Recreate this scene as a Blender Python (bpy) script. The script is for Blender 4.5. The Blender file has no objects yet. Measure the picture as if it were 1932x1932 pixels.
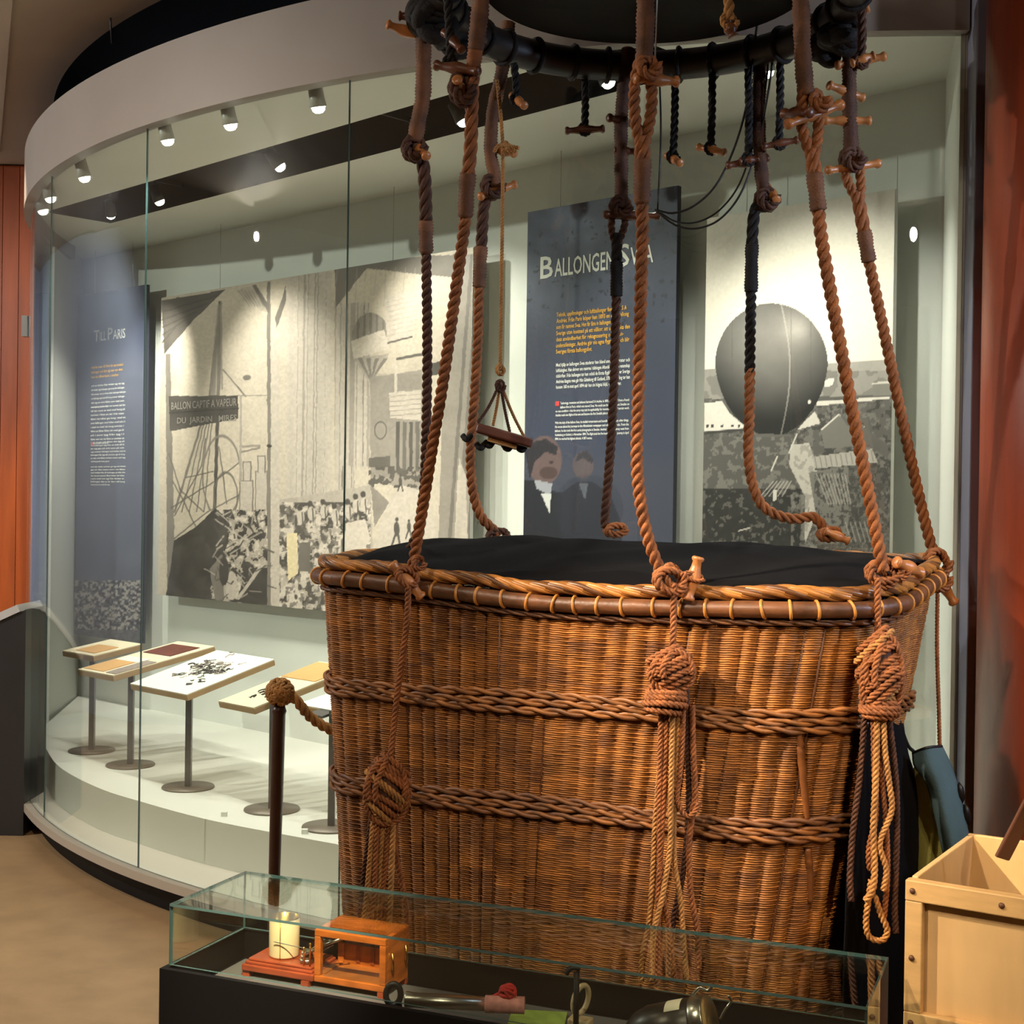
import bpy, math, random
import numpy as np
from mathutils import Vector, Matrix
from mathutils.geometry import tessellate_polygon

random.seed(7); RNG = np.random.default_rng(7)
scene = bpy.context.scene
COL = scene.collection
PI = math.pi

# ------------------------------------------------------------------ camera
F = 2600.0; CX = 966.0; EYE = 1.6
ROLL = 0.0142; PITCH = -15.0 / 2600.0
cr, sr = math.cos(ROLL), math.sin(ROLL)
_right = np.array([cr, 0, sr]); _up0 = np.array([-sr, 0, cr]); _fw0 = np.array([0, 1.0, 0])
cp, sp = math.cos(PITCH), math.sin(PITCH)
_fw = _fw0 * cp + _up0 * sp
_up = _up0 * cp - _fw0 * sp
cam_d = bpy.data.cameras.new('camera'); cam = bpy.data.objects.new('camera', cam_d); COL.objects.link(cam)
cam_d.sensor_width = 36.0; cam_d.sensor_fit = 'HORIZONTAL'; cam_d.lens = F / 1932 * 36.0; cam_d.clip_start = 0.05
cam.matrix_world = Matrix(((_right[0], _up[0], -_fw[0], 0), (_right[1], _up[1], -_fw[1], 0), (_right[2], _up[2], -_fw[2], EYE), (0, 0, 0, 1)))
scene.camera = cam

# ------------------------------------------------------------------ colour management, world
scene.view_settings.view_transform = 'Standard'; scene.view_settings.look = 'None'
scene.view_settings.gamma = 1.0; scene.view_settings.use_curve_mapping = False
scene.view_settings.exposure = 0.0
cy = scene.cycles; cy.max_bounces = 5; cy.diffuse_bounces = 2; cy.glossy_bounces = 4; cy.transmission_bounces = 4; cy.transparent_max_bounces = 12
cy.caustics_reflective = False; cy.caustics_refractive = False; cy.adaptive_threshold = 0.06; cy.sample_clamp_indirect = 4.0
world = bpy.data.worlds.new('room_air'); scene.world = world; world.use_nodes = True
world.node_tree.nodes['Background'].inputs[0].default_value = (0.9, 0.92, 1.0, 1)
world.node_tree.nodes['Background'].inputs[1].default_value = 0.012

def lin(c):
    a = np.asarray(c, float) / 255.0
    return np.where(a <= 0.04045, a / 12.92, ((a + 0.055) / 1.055) ** 2.4)

def spot(name, loc, target, watt, deg, blend=0.5, col=(1, 0.86, 0.68), size=0.03, parent=None):
    l = bpy.data.lights.new(name, 'SPOT'); l.energy = watt; l.spot_size = math.radians(deg); l.spot_blend = blend
    l.color = col; l.shadow_soft_size = size
    o = bpy.data.objects.new(name, l); COL.objects.link(o)
    o.location = loc
    o.rotation_euler = (Vector(target) - Vector(loc)).to_track_quat('-Z', 'Y').to_euler()
    return o

WARM = (1.0, 0.80, 0.58); NEUT = (1.0, 0.95, 0.87); COOL = (0.78, 0.86, 1.0)
# the two gallery spots that light the basket (their glare is mirrored in the showcase glass)
LAMP_L = (-1.55, 0.75, 3.42); LAMP_R = (1.95, -0.9, 3.42)
spot('gallery_or_fill_spot', LAMP_L, (0.70, 3.35, 0.95), 420, 26, 1.0, WARM, 0.035)
spot('gallery_or_fill_spot', (-2.46, 2.5, 3.5), (0.86, 3.36, 0.98), 1350, 20, 1.0, WARM, 0.03)
spot('gallery_or_fill_spot', LAMP_R, (0.60, 3.6, 0.9), 290, 32, 1.0, WARM, 0.035)
spot('gallery_or_fill_spot', (1.28, 1.81, 3.42), (1.55, 3.4, 1.35), 95, 75, 0.9, WARM, 0.03)
spot('gallery_or_fill_spot', (-0.2, 1.2, 3.5), (-0.53, 3.24, 0.52), 2000, 12, 0.9, WARM, 0.03)
spot('gallery_or_fill_spot', (3.6, 2.3, 2.6), (1.25, 3.85, 1.9), 330, 56, 0.9, (0.62, 0.76, 1.0), 0.05)  # added cool spot standing in for daylight on the basket's right side
spot('gallery_or_fill_spot', (2.3, 2.5, 3.3), (1.15, 4.15, 3.15), 40, 70, 0.9, COOL, 0.03)  # added cool spot, only brightens the right end of the fascia
# wide spots added to fill the room; the first is mirrored in the glass
for p_, t_, w_, c_ in (((-5.5, 4.3, 3.42), (-1.8, 5.0, 1.4), 400, NEUT), ((-2.05, 2.87, 3.5), (-2.0, 5.0, 0.3), 95, WARM), ((-1.14, 1.1, 3.5), (-0.6, 3.2, 0.6), 35, WARM), ((-4.6, 6.6, 3.5), (-5.6, 8.4, 1.3), 200, COOL), ((-3.4, 9.6, 3.5), (-3.2, 11.4, 1.4), 200, COOL), ((-2.6, 6.6, 3.3), (-3.1, 8.3, 1.0), 22, WARM)):
    spot('room_fill_light', p_, t_, w_, 120, 0.6, c_, 0.03)

# ------------------------------------------------------------------ picture <-> place
def ray(x, y):
    d = _fw + _right * ((x - CX) / F) - _up * ((y - CX) / F)
    return d / d[1]
def P(x, y, Y):                      # point of the sight line at distance Y into the room
    r = ray(x, y); return np.array([r[0] * Y, Y, EYE + r[2] * Y])
def PZ(x, y, z):                     # point of the sight line at height z
    r = ray(x, y); t = (z - EYE) / r[2]; return np.array([r[0] * t, t, z])
WN = np.array([0.678, 0.735, 0.0]); WE = np.array([0.735, -0.678, 0.0])
def PW(x, y, D):                     # point of the sight line on an upright plane parallel to the back wall
    r = ray(x, y); t = D / (r @ WN); return np.array([r[0] * t, t, EYE + r[2] * t])
def proj(V):
    V = np.atleast_2d(V) - np.array([0, 0, EYE])
    z = V @ _fw; return CX + F * (V @ _right) / z, CX - F * (V @ _up) / z

# ------------------------------------------------------------------ mesh helpers
class MB:
    def __init__(s): s.V = []; s.Q = []; s.n = 0; s.att = []
    def add(s, V, faces, att=None):
        V = np.asarray(V, float).reshape(-1, 3)
        if isinstance(faces, np.ndarray): s.Q.append(faces + s.n)
        else:
            by = {}
            for f in faces: by.setdefault(len(f), []).append(f)
            for k, fl in by.items(): s.Q.append(np.array(fl, int) + s.n)
        s.V.append(V); s.att.append(np.zeros(len(V)) if att is None else np.asarray(att, float).reshape(-1)); s.n += len(V)
        return s
    def box(s, c, size, ax=None):
        c = np.asarray(c, float); h = np.asarray(size, float) / 2
        ax = np.eye(3) if ax is None else np.asarray(ax, float)
        V = [c + ax[0] * h[0] * i + ax[1] * h[1] * j + ax[2] * h[2] * k for i in (-1, 1) for j in (-1, 1) for k in (-1, 1)]
        return s.add(V, [(0, 1, 3, 2), (4, 6, 7, 5), (0, 4, 5, 1), (2, 3, 7, 6), (0, 2, 6, 4), (1, 5, 7, 3)])
    def prism(s, poly, z0, z1):
        n = len(poly); V = [(p[0], p[1], z0) for p in poly] + [(p[0], p[1], z1) for p in poly]
        s.add(V, [(i, (i + 1) % n, n + (i + 1) % n, n + i) for i in range(n)])
        tri = tessellate_polygon([[Vector((p[0], p[1], 0)) for p in poly]])
        s.add(V, [tuple(t) for t in tri] + [tuple(n + i for i in t) for t in tri]); return s
    def strip(s, A, B):
        n = len(A); s.add(list(A) + list(B), [(i, i + 1, n + i + 1, n + i) for i in range(n - 1)]); return s
    def lathe(s, prof, base, axis, seg=14):
        base = np.asarray(base, float); axis = np.asarray(axis, float); axis = axis / np.linalg.norm(axis)
        u = np.cross(axis, (0.31, 0.17, 0.93)); u /= np.linalg.norm(u); v = np.cross(axis, u)
        n = len(prof); V = []
        for (r, h) in prof:
            for k in range(seg):
                a = 2 * PI * k / seg; V.append(base + axis * h + (u * math.cos(a) + v * math.sin(a)) * r)
        Fc = [(i * seg + k, i * seg + (k + 1) % seg, (i + 1) * seg + (k + 1) % seg, (i + 1) * seg + k) for i in range(n - 1) for k in range(seg)]
        Fc += [tuple(range(seg))[::-1], tuple((n - 1) * seg + k for k in range(seg))]
        return s.add(V, Fc)

def build(name, mb, m, smooth=True, org=(0, 0, 0)):
    V = np.concatenate(mb.V) - np.asarray(org, float)
    me = bpy.data.meshes.new(name)
    me.vertices.add(len(V)); me.vertices.foreach_set('co', V.astype(np.float32).ravel())
    li = np.concatenate([q.ravel() for q in mb.Q]); tot = np.concatenate([np.full(len(q), q.shape[1]) for q in mb.Q])
    st = np.concatenate([[0], np.cumsum(tot)[:-1]])
    me.loops.add(len(li)); me.loops.foreach_set('vertex_index', li.astype(np.int32))
    me.polygons.add(len(tot)); me.polygons.foreach_set('loop_start', st.astype(np.int32))
    me.polygons.foreach_set('use_smooth', np.full(len(tot), bool(smooth)))
    a = np.concatenate(mb.att)
    if a.any():
        at = me.attributes.new('tint', 'FLOAT', 'POINT'); at.data.foreach_set('value', a.astype(np.float32))
    me.update(calc_edges=True); me.validate()
    if m is not None: me.materials.append(m)
    o = bpy.data.objects.new(name, me); COL.objects.link(o)
    return o

ORG = {}
def thing(name, label, cat, loc, group=None):
    o = bpy.data.objects.new(name, None); COL.objects.link(o); o.location = loc; o.empty_display_size = 0.05
    o['label'] = label; o['category'] = cat
    if group: o['group'] = group
    ORG[o.name] = np.asarray(loc, float); return o
def part(name, mb, m, parent, smooth=True, label=None, kind=None):
    org = ORG[parent.name]; o = build(name, mb, m, smooth, org); o.parent = parent; ORG[o.name] = org
    if label: o['label'] = label
    if kind: o['kind'] = kind
    return o
def single(name, mb, m, label, cat, smooth=True, group=None, loc=None):
    org = np.concatenate(mb.V).mean(0) if loc is None else np.asarray(loc, float)
    o = build(name, mb, m, smooth, org); o.location = org; ORG[o.name] = org
    o['label'] = label; o['category'] = cat
    if group: o['group'] = group
    return o
def struct(name, mb, m, smooth=False, label=None):
    o = build(name, mb, m, smooth); o['kind'] = 'structure'; ORG[o.name] = np.zeros(3)
    if label: o['label'] = label
    return o
def bevel(o, w=0.003, seg=2):
    b = o.modifiers.new('bevel', 'BEVEL'); b.width = w; b.segments = seg; b.limit_method = 'ANGLE'; return o

# ------------------------------------------------------------------ materials
def mat(name, col, rough=0.6, metal=0.0, var=0.0, scale=8.0, bump=0.0, bscale=40.0, stretch=(1, 1, 1), col2=None, spec=0.5, coat=0.0, tint=None, trans=None):
    m = bpy.data.materials.new(name); m.use_nodes = True; nt = m.node_tree; b = nt.nodes['Principled BSDF']
    c = lin(col); b.inputs['Base Color'].default_value = (*c, 1)
    b.inputs['Roughness'].default_value = rough; b.inputs['Metallic'].default_value = metal
    b.inputs['Specular IOR Level'].default_value = spec; b.inputs['Coat Weight'].default_value = coat
    tc = nt.nodes.new('ShaderNodeTexCoord'); mp = nt.nodes.new('ShaderNodeMapping'); mp.inputs['Scale'].default_value = stretch
    nt.links.new(tc.outputs['Object'], mp.inputs['Vector'])
    if var > 0 or col2 is not None:
        nz = nt.nodes.new('ShaderNodeTexNoise'); nz.inputs['Scale'].default_value = scale; nz.inputs['Detail'].default_value = 5
        nt.links.new(mp.outputs[0], nz.inputs['Vector'])
        rp = nt.nodes.new('ShaderNodeValToRGB'); e = rp.color_ramp.elements
        lo = lin(col2) if col2 is not None else c * (1 - var)
        hi = c if col2 is not None else np.clip(c * (1 + var), 0, 1)
        e[0].position = 0.33; e[0].color = (*lo, 1); e[1].position = 0.67; e[1].color = (*hi, 1)
        nt.links.new(nz.outputs['Fac'], rp.inputs[0]); out = rp.outputs[0]
        if tint is not None:
            at = nt.nodes.new('ShaderNodeAttribute'); at.attribute_name = 'tint'
            mx = nt.nodes.new('ShaderNodeMix'); mx.data_type = 'RGBA'; mx.inputs[7].default_value = (*lin(tint), 1)
            nt.links.new(at.outputs['Fac'], mx.inputs[0]); nt.links.new(out, mx.inputs[6]); out = mx.outputs[2]
        nt.links.new(out, b.inputs['Base Color'])
    if bump > 0:
        n2 = nt.nodes.new('ShaderNodeTexNoise'); n2.inputs['Scale'].default_value = bscale; n2.inputs['Detail'].default_value = 4
        nt.links.new(mp.outputs[0], n2.inputs['Vector'])
        bp = nt.nodes.new('ShaderNodeBump'); bp.inputs['Strength'].default_value = bump; bp.inputs['Distance'].default_value = 0.01
        nt.links.new(n2.outputs['Fac'], bp.inputs['Height']); nt.links.new(bp.outputs[0], b.inputs['Normal'])
    return m

def glass_mat(name, tint=(0.93, 0.97, 0.95), f0=0.045):
    m = bpy.data.materials.new(name); m.use_nodes = True; nt = m.node_tree; N = nt.nodes; L = nt.links
    for n in list(N): N.remove(n)
    out = N.new('ShaderNodeOutputMaterial'); mix = N.new('ShaderNodeMixShader'); tr = N.new('ShaderNodeBsdfTransparent'); gl = N.new('ShaderNodeBsdfGlossy')
    tr.inputs[0].default_value = (*tint, 1); gl.inputs['Roughness'].default_value = 0.0; gl.inputs[0].default_value = (1, 1, 1, 1)
    ge = N.new('ShaderNodeNewGeometry'); dot = N.new('ShaderNodeVectorMath'); dot.operation = 'DOT_PRODUCT'
    L.new(ge.outputs['Normal'], dot.inputs[0]); L.new(ge.outputs['Incoming'], dot.inputs[1])
    ab = N.new('ShaderNodeMath'); ab.operation = 'ABSOLUTE'; L.new(dot.outputs['Value'], ab.inputs[0])
    su = N.new('ShaderNodeMath'); su.operation = 'SUBTRACT'; su.inputs[0].default_value = 1.0; L.new(ab.outputs[0], su.inputs[1])
    pw = N.new('ShaderNodeMath'); pw.operation = 'POWER'; pw.inputs[1].default_value = 5.0; L.new(su.outputs[0], pw.inputs[0])
    ma = N.new('ShaderNodeMath'); ma.operation = 'MULTIPLY_ADD'; ma.inputs[1].default_value = 1 - f0; ma.inputs[2].default_value = f0
    L.new(pw.outputs[0], ma.inputs[0]); L.new(ma.outputs[0], mix.inputs[0]); L.new(tr.outputs[0], mix.inputs[1]); L.new(gl.outputs[0], mix.inputs[2])
    L.new(mix.outputs[0], out.inputs[0]); return m

def emit_mat(name, col, strength):
    m = bpy.data.materials.new(name); m.use_nodes = True; b = m.node_tree.nodes['Principled BSDF']
    b.inputs['Base Color'].default_value = (0.8, 0.8, 0.8, 1); b.inputs['Emission Color'].default_value = (*col, 1); b.inputs['Emission Strength'].default_value = strength
    return m

def print_mat(name, rough=0.45):
    m = bpy.data.materials.new(name); m.use_nodes = True; nt = m.node_tree; b = nt.nodes['Principled BSDF']
    at = nt.nodes.new('ShaderNodeAttribute'); at.attribute_name = 'ink'; nt.links.new(at.outputs['Color'], b.inputs['Base Color'])
    b.inputs['Roughness'].default_value = rough; b.inputs['Specular IOR Level'].default_value = 0.3
    return m

M = dict(
    white=mat('white_paint', (226, 226, 216), 0.55, var=0.02, scale=3, bump=0.02, bscale=120),
    platform=mat('white_platform_paint', (226, 224, 212), 0.5, var=0.02, scale=4),
    taupe=mat('taupe_paint', (150, 141, 134), 0.5, var=0.03, scale=3, bump=0.02, bscale=90),
    ceil=mat('taupe_ceiling', (196, 180, 162), 0.8, var=0.05, scale=2.0),
    black=mat('black_paint', (8, 8, 9), 0.55, spec=0.3),
    void=mat('black_void', (7, 7, 8), 0.9),
    orange=mat('orange_wood_veneer', (176, 84, 36), 0.35, var=0.18, scale=3.0, stretch=(6, 6, 0.5)),
    redcol=mat('red_stained_column', (168, 72, 40), 0.4, var=0.3, scale=3.5, stretch=(3, 3, 0.4), bump=0.03, bscale=20),
    post=mat('blue_grey_post_paint', (132, 132, 150), 0.35),
    pale=mat('pale_blue_wall', (176, 184, 200), 0.6),
    floor=mat('tan_linoleum', (178, 146, 108), 0.45, var=0.10, scale=6, bump=0.03, bscale=60),
    dark_wall=mat('dark_gallery_wall', (60, 54, 50), 0.8),
    lightwall=mat('pale_gallery_wall', (214, 214, 218), 0.6),
    charcoal=mat('charcoal_laminate', (52, 51, 53), 0.45, var=0.05),
    glass=glass_mat('clear_glass'),
    gedge=mat('green_glass_edge', (74, 102, 100), 0.15, spec=0.7),
    sill=mat('pale_sill', (196, 186, 172), 0.4),
    steel=mat('brushed_steel', (170, 170, 168), 0.3, metal=1.0),
    lampbody=mat('grey_lamp_body', (196, 194, 186), 0.4),
    blacklamp=mat('black_lamp_body', (26, 26, 28), 0.45),
    bulb=emit_mat('lit_lamp_lens', (1.0, 0.95, 0.82), 14.0),
    bigbulb=emit_mat('lit_gallery_lens', (1.0, 0.92, 0.8), 320.0),
    graystand=mat('grey_stand_steel', (96, 94, 92), 0.4, metal=0.3, var=0.05),
    basebronze=mat('bronze_grey_disc', (120, 110, 98), 0.45, metal=0.4),
    trayedge=mat('tray_edge_brown', (170, 138, 96), 0.6, var=0.1),
    paper=mat('cream_paper', (232, 218, 186), 0.8, var=0.04, scale=12),
    whitepaper=mat('white_card', (240, 236, 220), 0.8, var=0.01),
    paperorange=mat('orange_paper', (214, 164, 104), 0.8, var=0.05),
    ink=mat('black_ink', (40, 38, 36), 0.8),
    greyink=mat('grey_print', (150, 135, 125), 0.8, var=0.2, scale=60),
    redink=mat('dark_red_photo', (104, 50, 34), 0.7, var=0.3, scale=30),
    navy=mat('navy_print', (52, 58, 78), 0.5, var=0.25, scale=4),
    panel_edge=mat('panel_board_edge', (200, 196, 190), 0.6),
    dark_edge=mat('dark_panel_edge', (40, 42, 52), 0.5),
    letter_w=mat('white_lettering', (238, 236, 226), 0.6),
    letter_y=mat('yellow_lettering', (236, 176, 56), 0.6),
    letter_r=mat('red_flag_ink', (200, 60, 60), 0.6),
    wicker=mat('varnished_willow', (172, 110, 44), 0.5, var=0.35, scale=9.0, tint=(92, 50, 26), stretch=(1, 1, 2.2)),
    wickerdark=mat('dark_willow_stake', (96, 58, 30), 0.5, var=0.3, scale=10),
    wale=mat('peeled_willow_rod', (146, 94, 48), 0.42, var=0.4, scale=14, tint=(92, 62, 48)),
    braid=mat('golden_willow_rod', (184, 122, 56), 0.38, var=0.45, scale=11, tint=(84, 52, 30), coat=0.1),
    pole=mat('brown_barked_pole', (104, 66, 40), 0.45, var=0.4, scale=14, bump=0.2, bscale=50, stretch=(1, 1, 1)),
    batten=mat('brown_split_batten', (120, 72, 34), 0.5, var=0.3, scale=20),
    cane=mat('honey_cane', (196, 132, 62), 0.4, var=0.25, scale=20),
    rope=mat('brown_tarred_rope', (146, 88, 46), 0.75, var=0.30, scale=30, bump=0.35, bscale=220),
    rope_dark=mat('dark_tarred_rope', (78, 46, 28), 0.75, var=0.35, scale=30, bump=0.35, bscale=220),
    rope_pale=mat('pale_hemp_rope', (176, 126, 70), 0.8, var=0.25, scale=30, bump=0.35, bscale=220),
    rope_black=mat('blackened_rope', (20, 15, 13), 0.8, var=0.3, scale=30, bump=0.3, bscale=150),
    serve=mat('brown_twine_serving', (112, 72, 44), 0.7, var=0.4, scale=18, bump=0.3, bscale=200),
    toggle=mat('turned_boxwood', (184, 118, 66), 0.35, var=0.25, scale=20, stretch=(1, 1, 1)),
    toggle_dark=mat('dark_turned_wood', (98, 56, 34), 0.35, var=0.3, scale=20),
    hoopwood=mat('black_brown_hoop_wood', (34, 24, 19), 0.45, var=0.4, scale=9),
    disc=mat('dark_boarded_disc', (18, 13, 10), 0.7, spec=0.1, var=0.4, scale=6, stretch=(1, 8, 1)),
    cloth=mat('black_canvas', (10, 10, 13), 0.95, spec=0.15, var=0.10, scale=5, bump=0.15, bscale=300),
    swing=mat('red_brown_board', (98, 54, 38), 0.45, var=0.2, scale=10),
    cable=mat('black_cable', (24, 20, 18), 0.4),
    mahogany=mat('mahogany', (150, 66, 38), 0.3, var=0.25, scale=6, stretch=(2, 2, 10), coat=0.3),
    oak=mat('orange_cabinet_wood', (176, 92, 34), 0.3, var=0.3, scale=8, stretch=(2, 2, 8), coat=0.3),
    drum=mat('cream_chart_drum', (236, 212, 160), 0.6, var=0.03),
    brass=mat('brass', (220, 176, 84), 0.22, metal=1.0),
    silver=mat('pewter', (186, 180, 166), 0.28, metal=1.0, var=0.1, scale=10),
    casefloor=mat('grey_case_floor', (92, 88, 84), 0.7, var=0.05),
    pink=mat('pink_twine', (222, 150, 138), 0.8, var=0.2, scale=60),
    redyarn=mat('red_twine', (196, 34, 30), 0.8, var=0.3, scale=40),
    greenp=mat('green_booklet', (150, 172, 74), 0.7, var=0.1, scale=14),
    ivory=mat('ivory', (214, 188, 142), 0.45, var=0.1),
    canblack=mat('worn_black_tin', (62, 58, 54), 0.35, metal=0.6, var=0.4, scale=12),
    pine=mat('pale_pine', (210, 170, 112), 0.5, var=0.10, scale=6, stretch=(2, 2, 9)),
    plyw=mat('pale_plywood', (216, 178, 122), 0.5, var=0.07, scale=5, stretch=(3, 3, 0.8)),
    strap=mat('brown_leather_strap', (92, 58, 40), 0.5, var=0.15),
    bagblue=mat('blue_green_canvas', (74, 98, 102), 0.9, var=0.15, scale=8, bump=0.2, bscale=200),
    bagolive=mat('olive_canvas', (136, 132, 62), 0.9, var=0.15, scale=8, bump=0.2, bscale=200),
    stanch=mat('dark_stanchion_wood', (62, 36, 26), 0.35, var=0.2, scale=8),
    slate=mat('dark_podium', (30, 28, 27), 0.7),
    printm=print_mat('printed_ink'),
)

# ------------------------------------------------------------------ curve tools
def catmull(pts, per=12):
    p = np.asarray(pts, float); q = np.vstack([2 * p[0] - p[1], p, 2 * p[-1] - p[-2]]); out = []
    t = np.linspace(0, 1, per, endpoint=False)[:, None]
    for i in range(1, len(q) - 2):
        a, b, c, d = q[i - 1], q[i], q[i + 1], q[i + 2]
        out.append(0.5 * ((2 * b) + (-a + c) * t + (2 * a - 5 * b + 4 * c - d) * t ** 2 + (-a + 3 * b - 3 * c + d) * t ** 3))
    return np.vstack(out + [p[-1:]])
def resample(p, ds):
    d = np.r_[0, np.cumsum(np.linalg.norm(np.diff(p, axis=0), axis=1))]
    n = max(3, int(round(d[-1] / ds)) + 1); s = np.linspace(0, d[-1], n)
    return np.stack([np.interp(s, d, p[:, k]) for k in range(3)], 1), s
def frames(p, ref=None):
    T = np.gradient(p, axis=0); T /= np.linalg.norm(T, axis=1)[:, None] + 1e-12
    n0 = np.cross(T[0], (0.0, -1.0, 0.1) if ref is None else ref)
    if np.linalg.norm(n0) < 1e-3: n0 = np.cross(T[0], (1, 0, 0))
    n0 /= np.linalg.norm(n0); N = np.empty_like(p); N[0] = n0
    for i in range(1, len(p)):
        v = N[i - 1] - T[i] * (N[i - 1] @ T[i]); N[i] = v / (np.linalg.norm(v) + 1e-12)
    return T, N, np.cross(T, N)
def tube(mb, p, r, sides=8, fr=None, closed=False, cap=True, att=None):
    n = len(p); r = np.broadcast_to(np.asarray(r, float), (n,))
    T, N, B = frames(p) if fr is None else fr
    a = np.linspace(0, 2 * PI, sides, endpoint=False)
    V = p[:, None] + r[:, None, None] * (N[:, None] * np.cos(a)[None, :, None] + B[:, None] * np.sin(a)[None, :, None])
    i = np.arange(n if closed else n - 1)[:, None]; k = np.arange(sides)[None]
    i2 = (i + 1) % n; k2 = (k + 1) % sides
    Fq = np.stack([i * sides + k, i * sides + k2, i2 * sides + k2, i2 * sides + k], -1).reshape(-1, 4)
    at = None if att is None else np.repeat(np.broadcast_to(att, (n,)), sides)
    if cap and not closed:
        faces = np.array([list(range(sides))[::-1], [(n - 1) * sides + j for j in range(sides)]])
        mb.add(V.reshape(-1, 3), Fq, at); mb.Q.append(faces + mb.n - n * sides)
    else: mb.add(V.reshape(-1, 3), Fq, at)
def rope(mb, pts, R, pitch=None, strands=3, sides=6, spp=9, smooth=True, tint=None, closed=False, phase=0.0):
    pitch = pitch or R * 4.6
    p = catmull(pts) if smooth else np.asarray(pts, float)
    if closed: p = np.vstack([p, p[:1]]) if np.linalg.norm(p[0] - p[-1]) > 1e-6 else p
    p, s = resample(p, pitch / spp); fr = frames(p)
    for k in range(strands):
        ph = phase + 2 * PI * (s / pitch + k / strands)
        c = p + (fr[1] * np.cos(ph)[:, None] + fr[2] * np.sin(ph)[:, None]) * R * 0.5
        tube(mb, c, R * (0.52 if strands <= 3 else 0.44), sides, fr, att=None if tint is None else tint())
    return mb
def serve(mb, pts, R, wrap=0.009, smooth=True):     # twine wrapped tightly round a rope
    p = catmull(pts) if smooth else np.asarray(pts, float)
    p, s = resample(p, wrap / 2); r = R * (1 + 0.07 * np.where(np.arange(len(p)) % 2, 1, -1) + 0.07 * np.sin(s * 90) * np.sin(s * 37))
    r[0] *= 0.75; r[-1] *= 0.75
    tube(mb, p, r, 12)
TOG = [(0.0, 0.0), (0.75, 0.002), (1.0, 0.03), (1.0, 0.075), (0.72, 0.12), (0.80, 0.25), (1.15, 0.42), (1.2, 0.5), (1.15, 0.58), (0.80, 0.75), (0.72, 0.88), (1.0, 0.925), (1.0, 0.97), (0.75, 0.998), (0.0, 1.0)]
def toggle(mb, a, b, r=0.0135):
    a = np.asarray(a, float); b = np.asarray(b, float); L = np.linalg.norm(b - a)
    mb.lathe([(q * r + 1e-5, h * L) for q, h in TOG], a, b - a, 12)
def ring_loop(c, u, v, ru, rv, n=40):
    a = np.linspace(0, 2 * PI, n, endpoint=False)
    return c + np.cos(a)[:, None] * np.asarray(u) * ru + np.sin(a)[:, None] * np.asarray(v) * rv

# ================================================================== THE ROOM
CEIL = 3.6
CC = np.array([1.5, 8.4]); CR = 4.2                     # centre and radius of the curved glass front
def arc(r, x0, x1, n=48):                               # plan curve from x0 (right) to x1 (left)
    a0 = math.acos(max(-1, (x0 - CC[0]) / CR)); a1 = math.acos(max(-1, (x1 - CC[0]) / CR))
    return [(CC[0] + r * math.cos(a), CC[1] - r * math.sin(a)) for a in np.linspace(a0, a1, n)]
b = MB(); b.box((-0.5, 3.0, -0.05), (11, 17, 0.1)); struct('floor', b, M['floor'])
# ceiling: taupe slab with the curved opening above the showcase
op = arc(4.10, 2.6, -2.55, 60) + [(-2.66, 9.2), (2.6, 9.2)]
outer = [(-6, -5.5), (5, -5.5), (5, 11.5), (-6, 11.5)]
tri = tessellate_polygon([[Vector((*q, 0)) for q in outer], [Vector((*q, 0)) for q in op]])
allp = outer + op; b = MB(); b.add([(*q, CEIL) for q in allp], [tuple(t) for t in tri])
b.strip([(*q, CEIL) for q in op], [(*q, CEIL + 0.06) for q in op])
struct('ceiling', b, M['ceil'])
b = MB(); b.box((-0.5, 3, 4.05), (11, 17, 0.05)); b.strip([(*q, CEIL + 0.06) for q in op + op[:1]], [(*q, 4.03) for q in op + op[:1]]); struct('ceiling_void', b, M['void'])
# shallow boards of the taupe ceiling
cb = thing('ceiling_board', 'lower taupe ceiling board left of the dark curved gap', 'ceiling panel', (-4.2, 6.0, CEIL))
b = MB(); b.prism([(-5.9, 4.4), (-3.5, 4.4), (-1.9, 5.2), (-3.0, 8.0), (-5.9, 8.0)][::-1], CEIL - 0.03, CEIL - 0.001); part('board', b, M['ceil'], cb, False)
b = MB(); b.box((-5.95, 3, 1.8), (0.1, 17, 3.6)); struct('wall_left', b, M['lightwall'])
b = MB(); b.box((5.0, 3, 1.8), (0.1, 17, 3.6)); struct('wall_right', b, M['dark_wall'])
b = MB(); b.box((-0.5, -5.5, 1.8), (11, 0.1, 3.6)); struct('wall_behind_camera', b, M['dark_wall'])
b = MB(); b.box((-0.5, 11.5, 1.8), (11, 0.1, 3.6)); struct('wall_far', b, M['pale'])
# orange veneered wall at the far left, built of upright boards
ow = MB(); x1 = PZ(57, 1100, 0.9)[0]; XO = (57 - CX) / F * 8.25
ow.box((XO - 0.2, 8.37, 1.8), (0.4, 0.1, 3.6)); wl = struct('wall_orange', ow, M['orange'])
for k in range(4):
    xa = XO - 0.05 - 0.1 * k; b = MB(); b.box((xa, 8.305, 1.8), (0.096, 0.03, 3.58)); o = build('board', b, M['orange'], False); o.parent = wl

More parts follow.
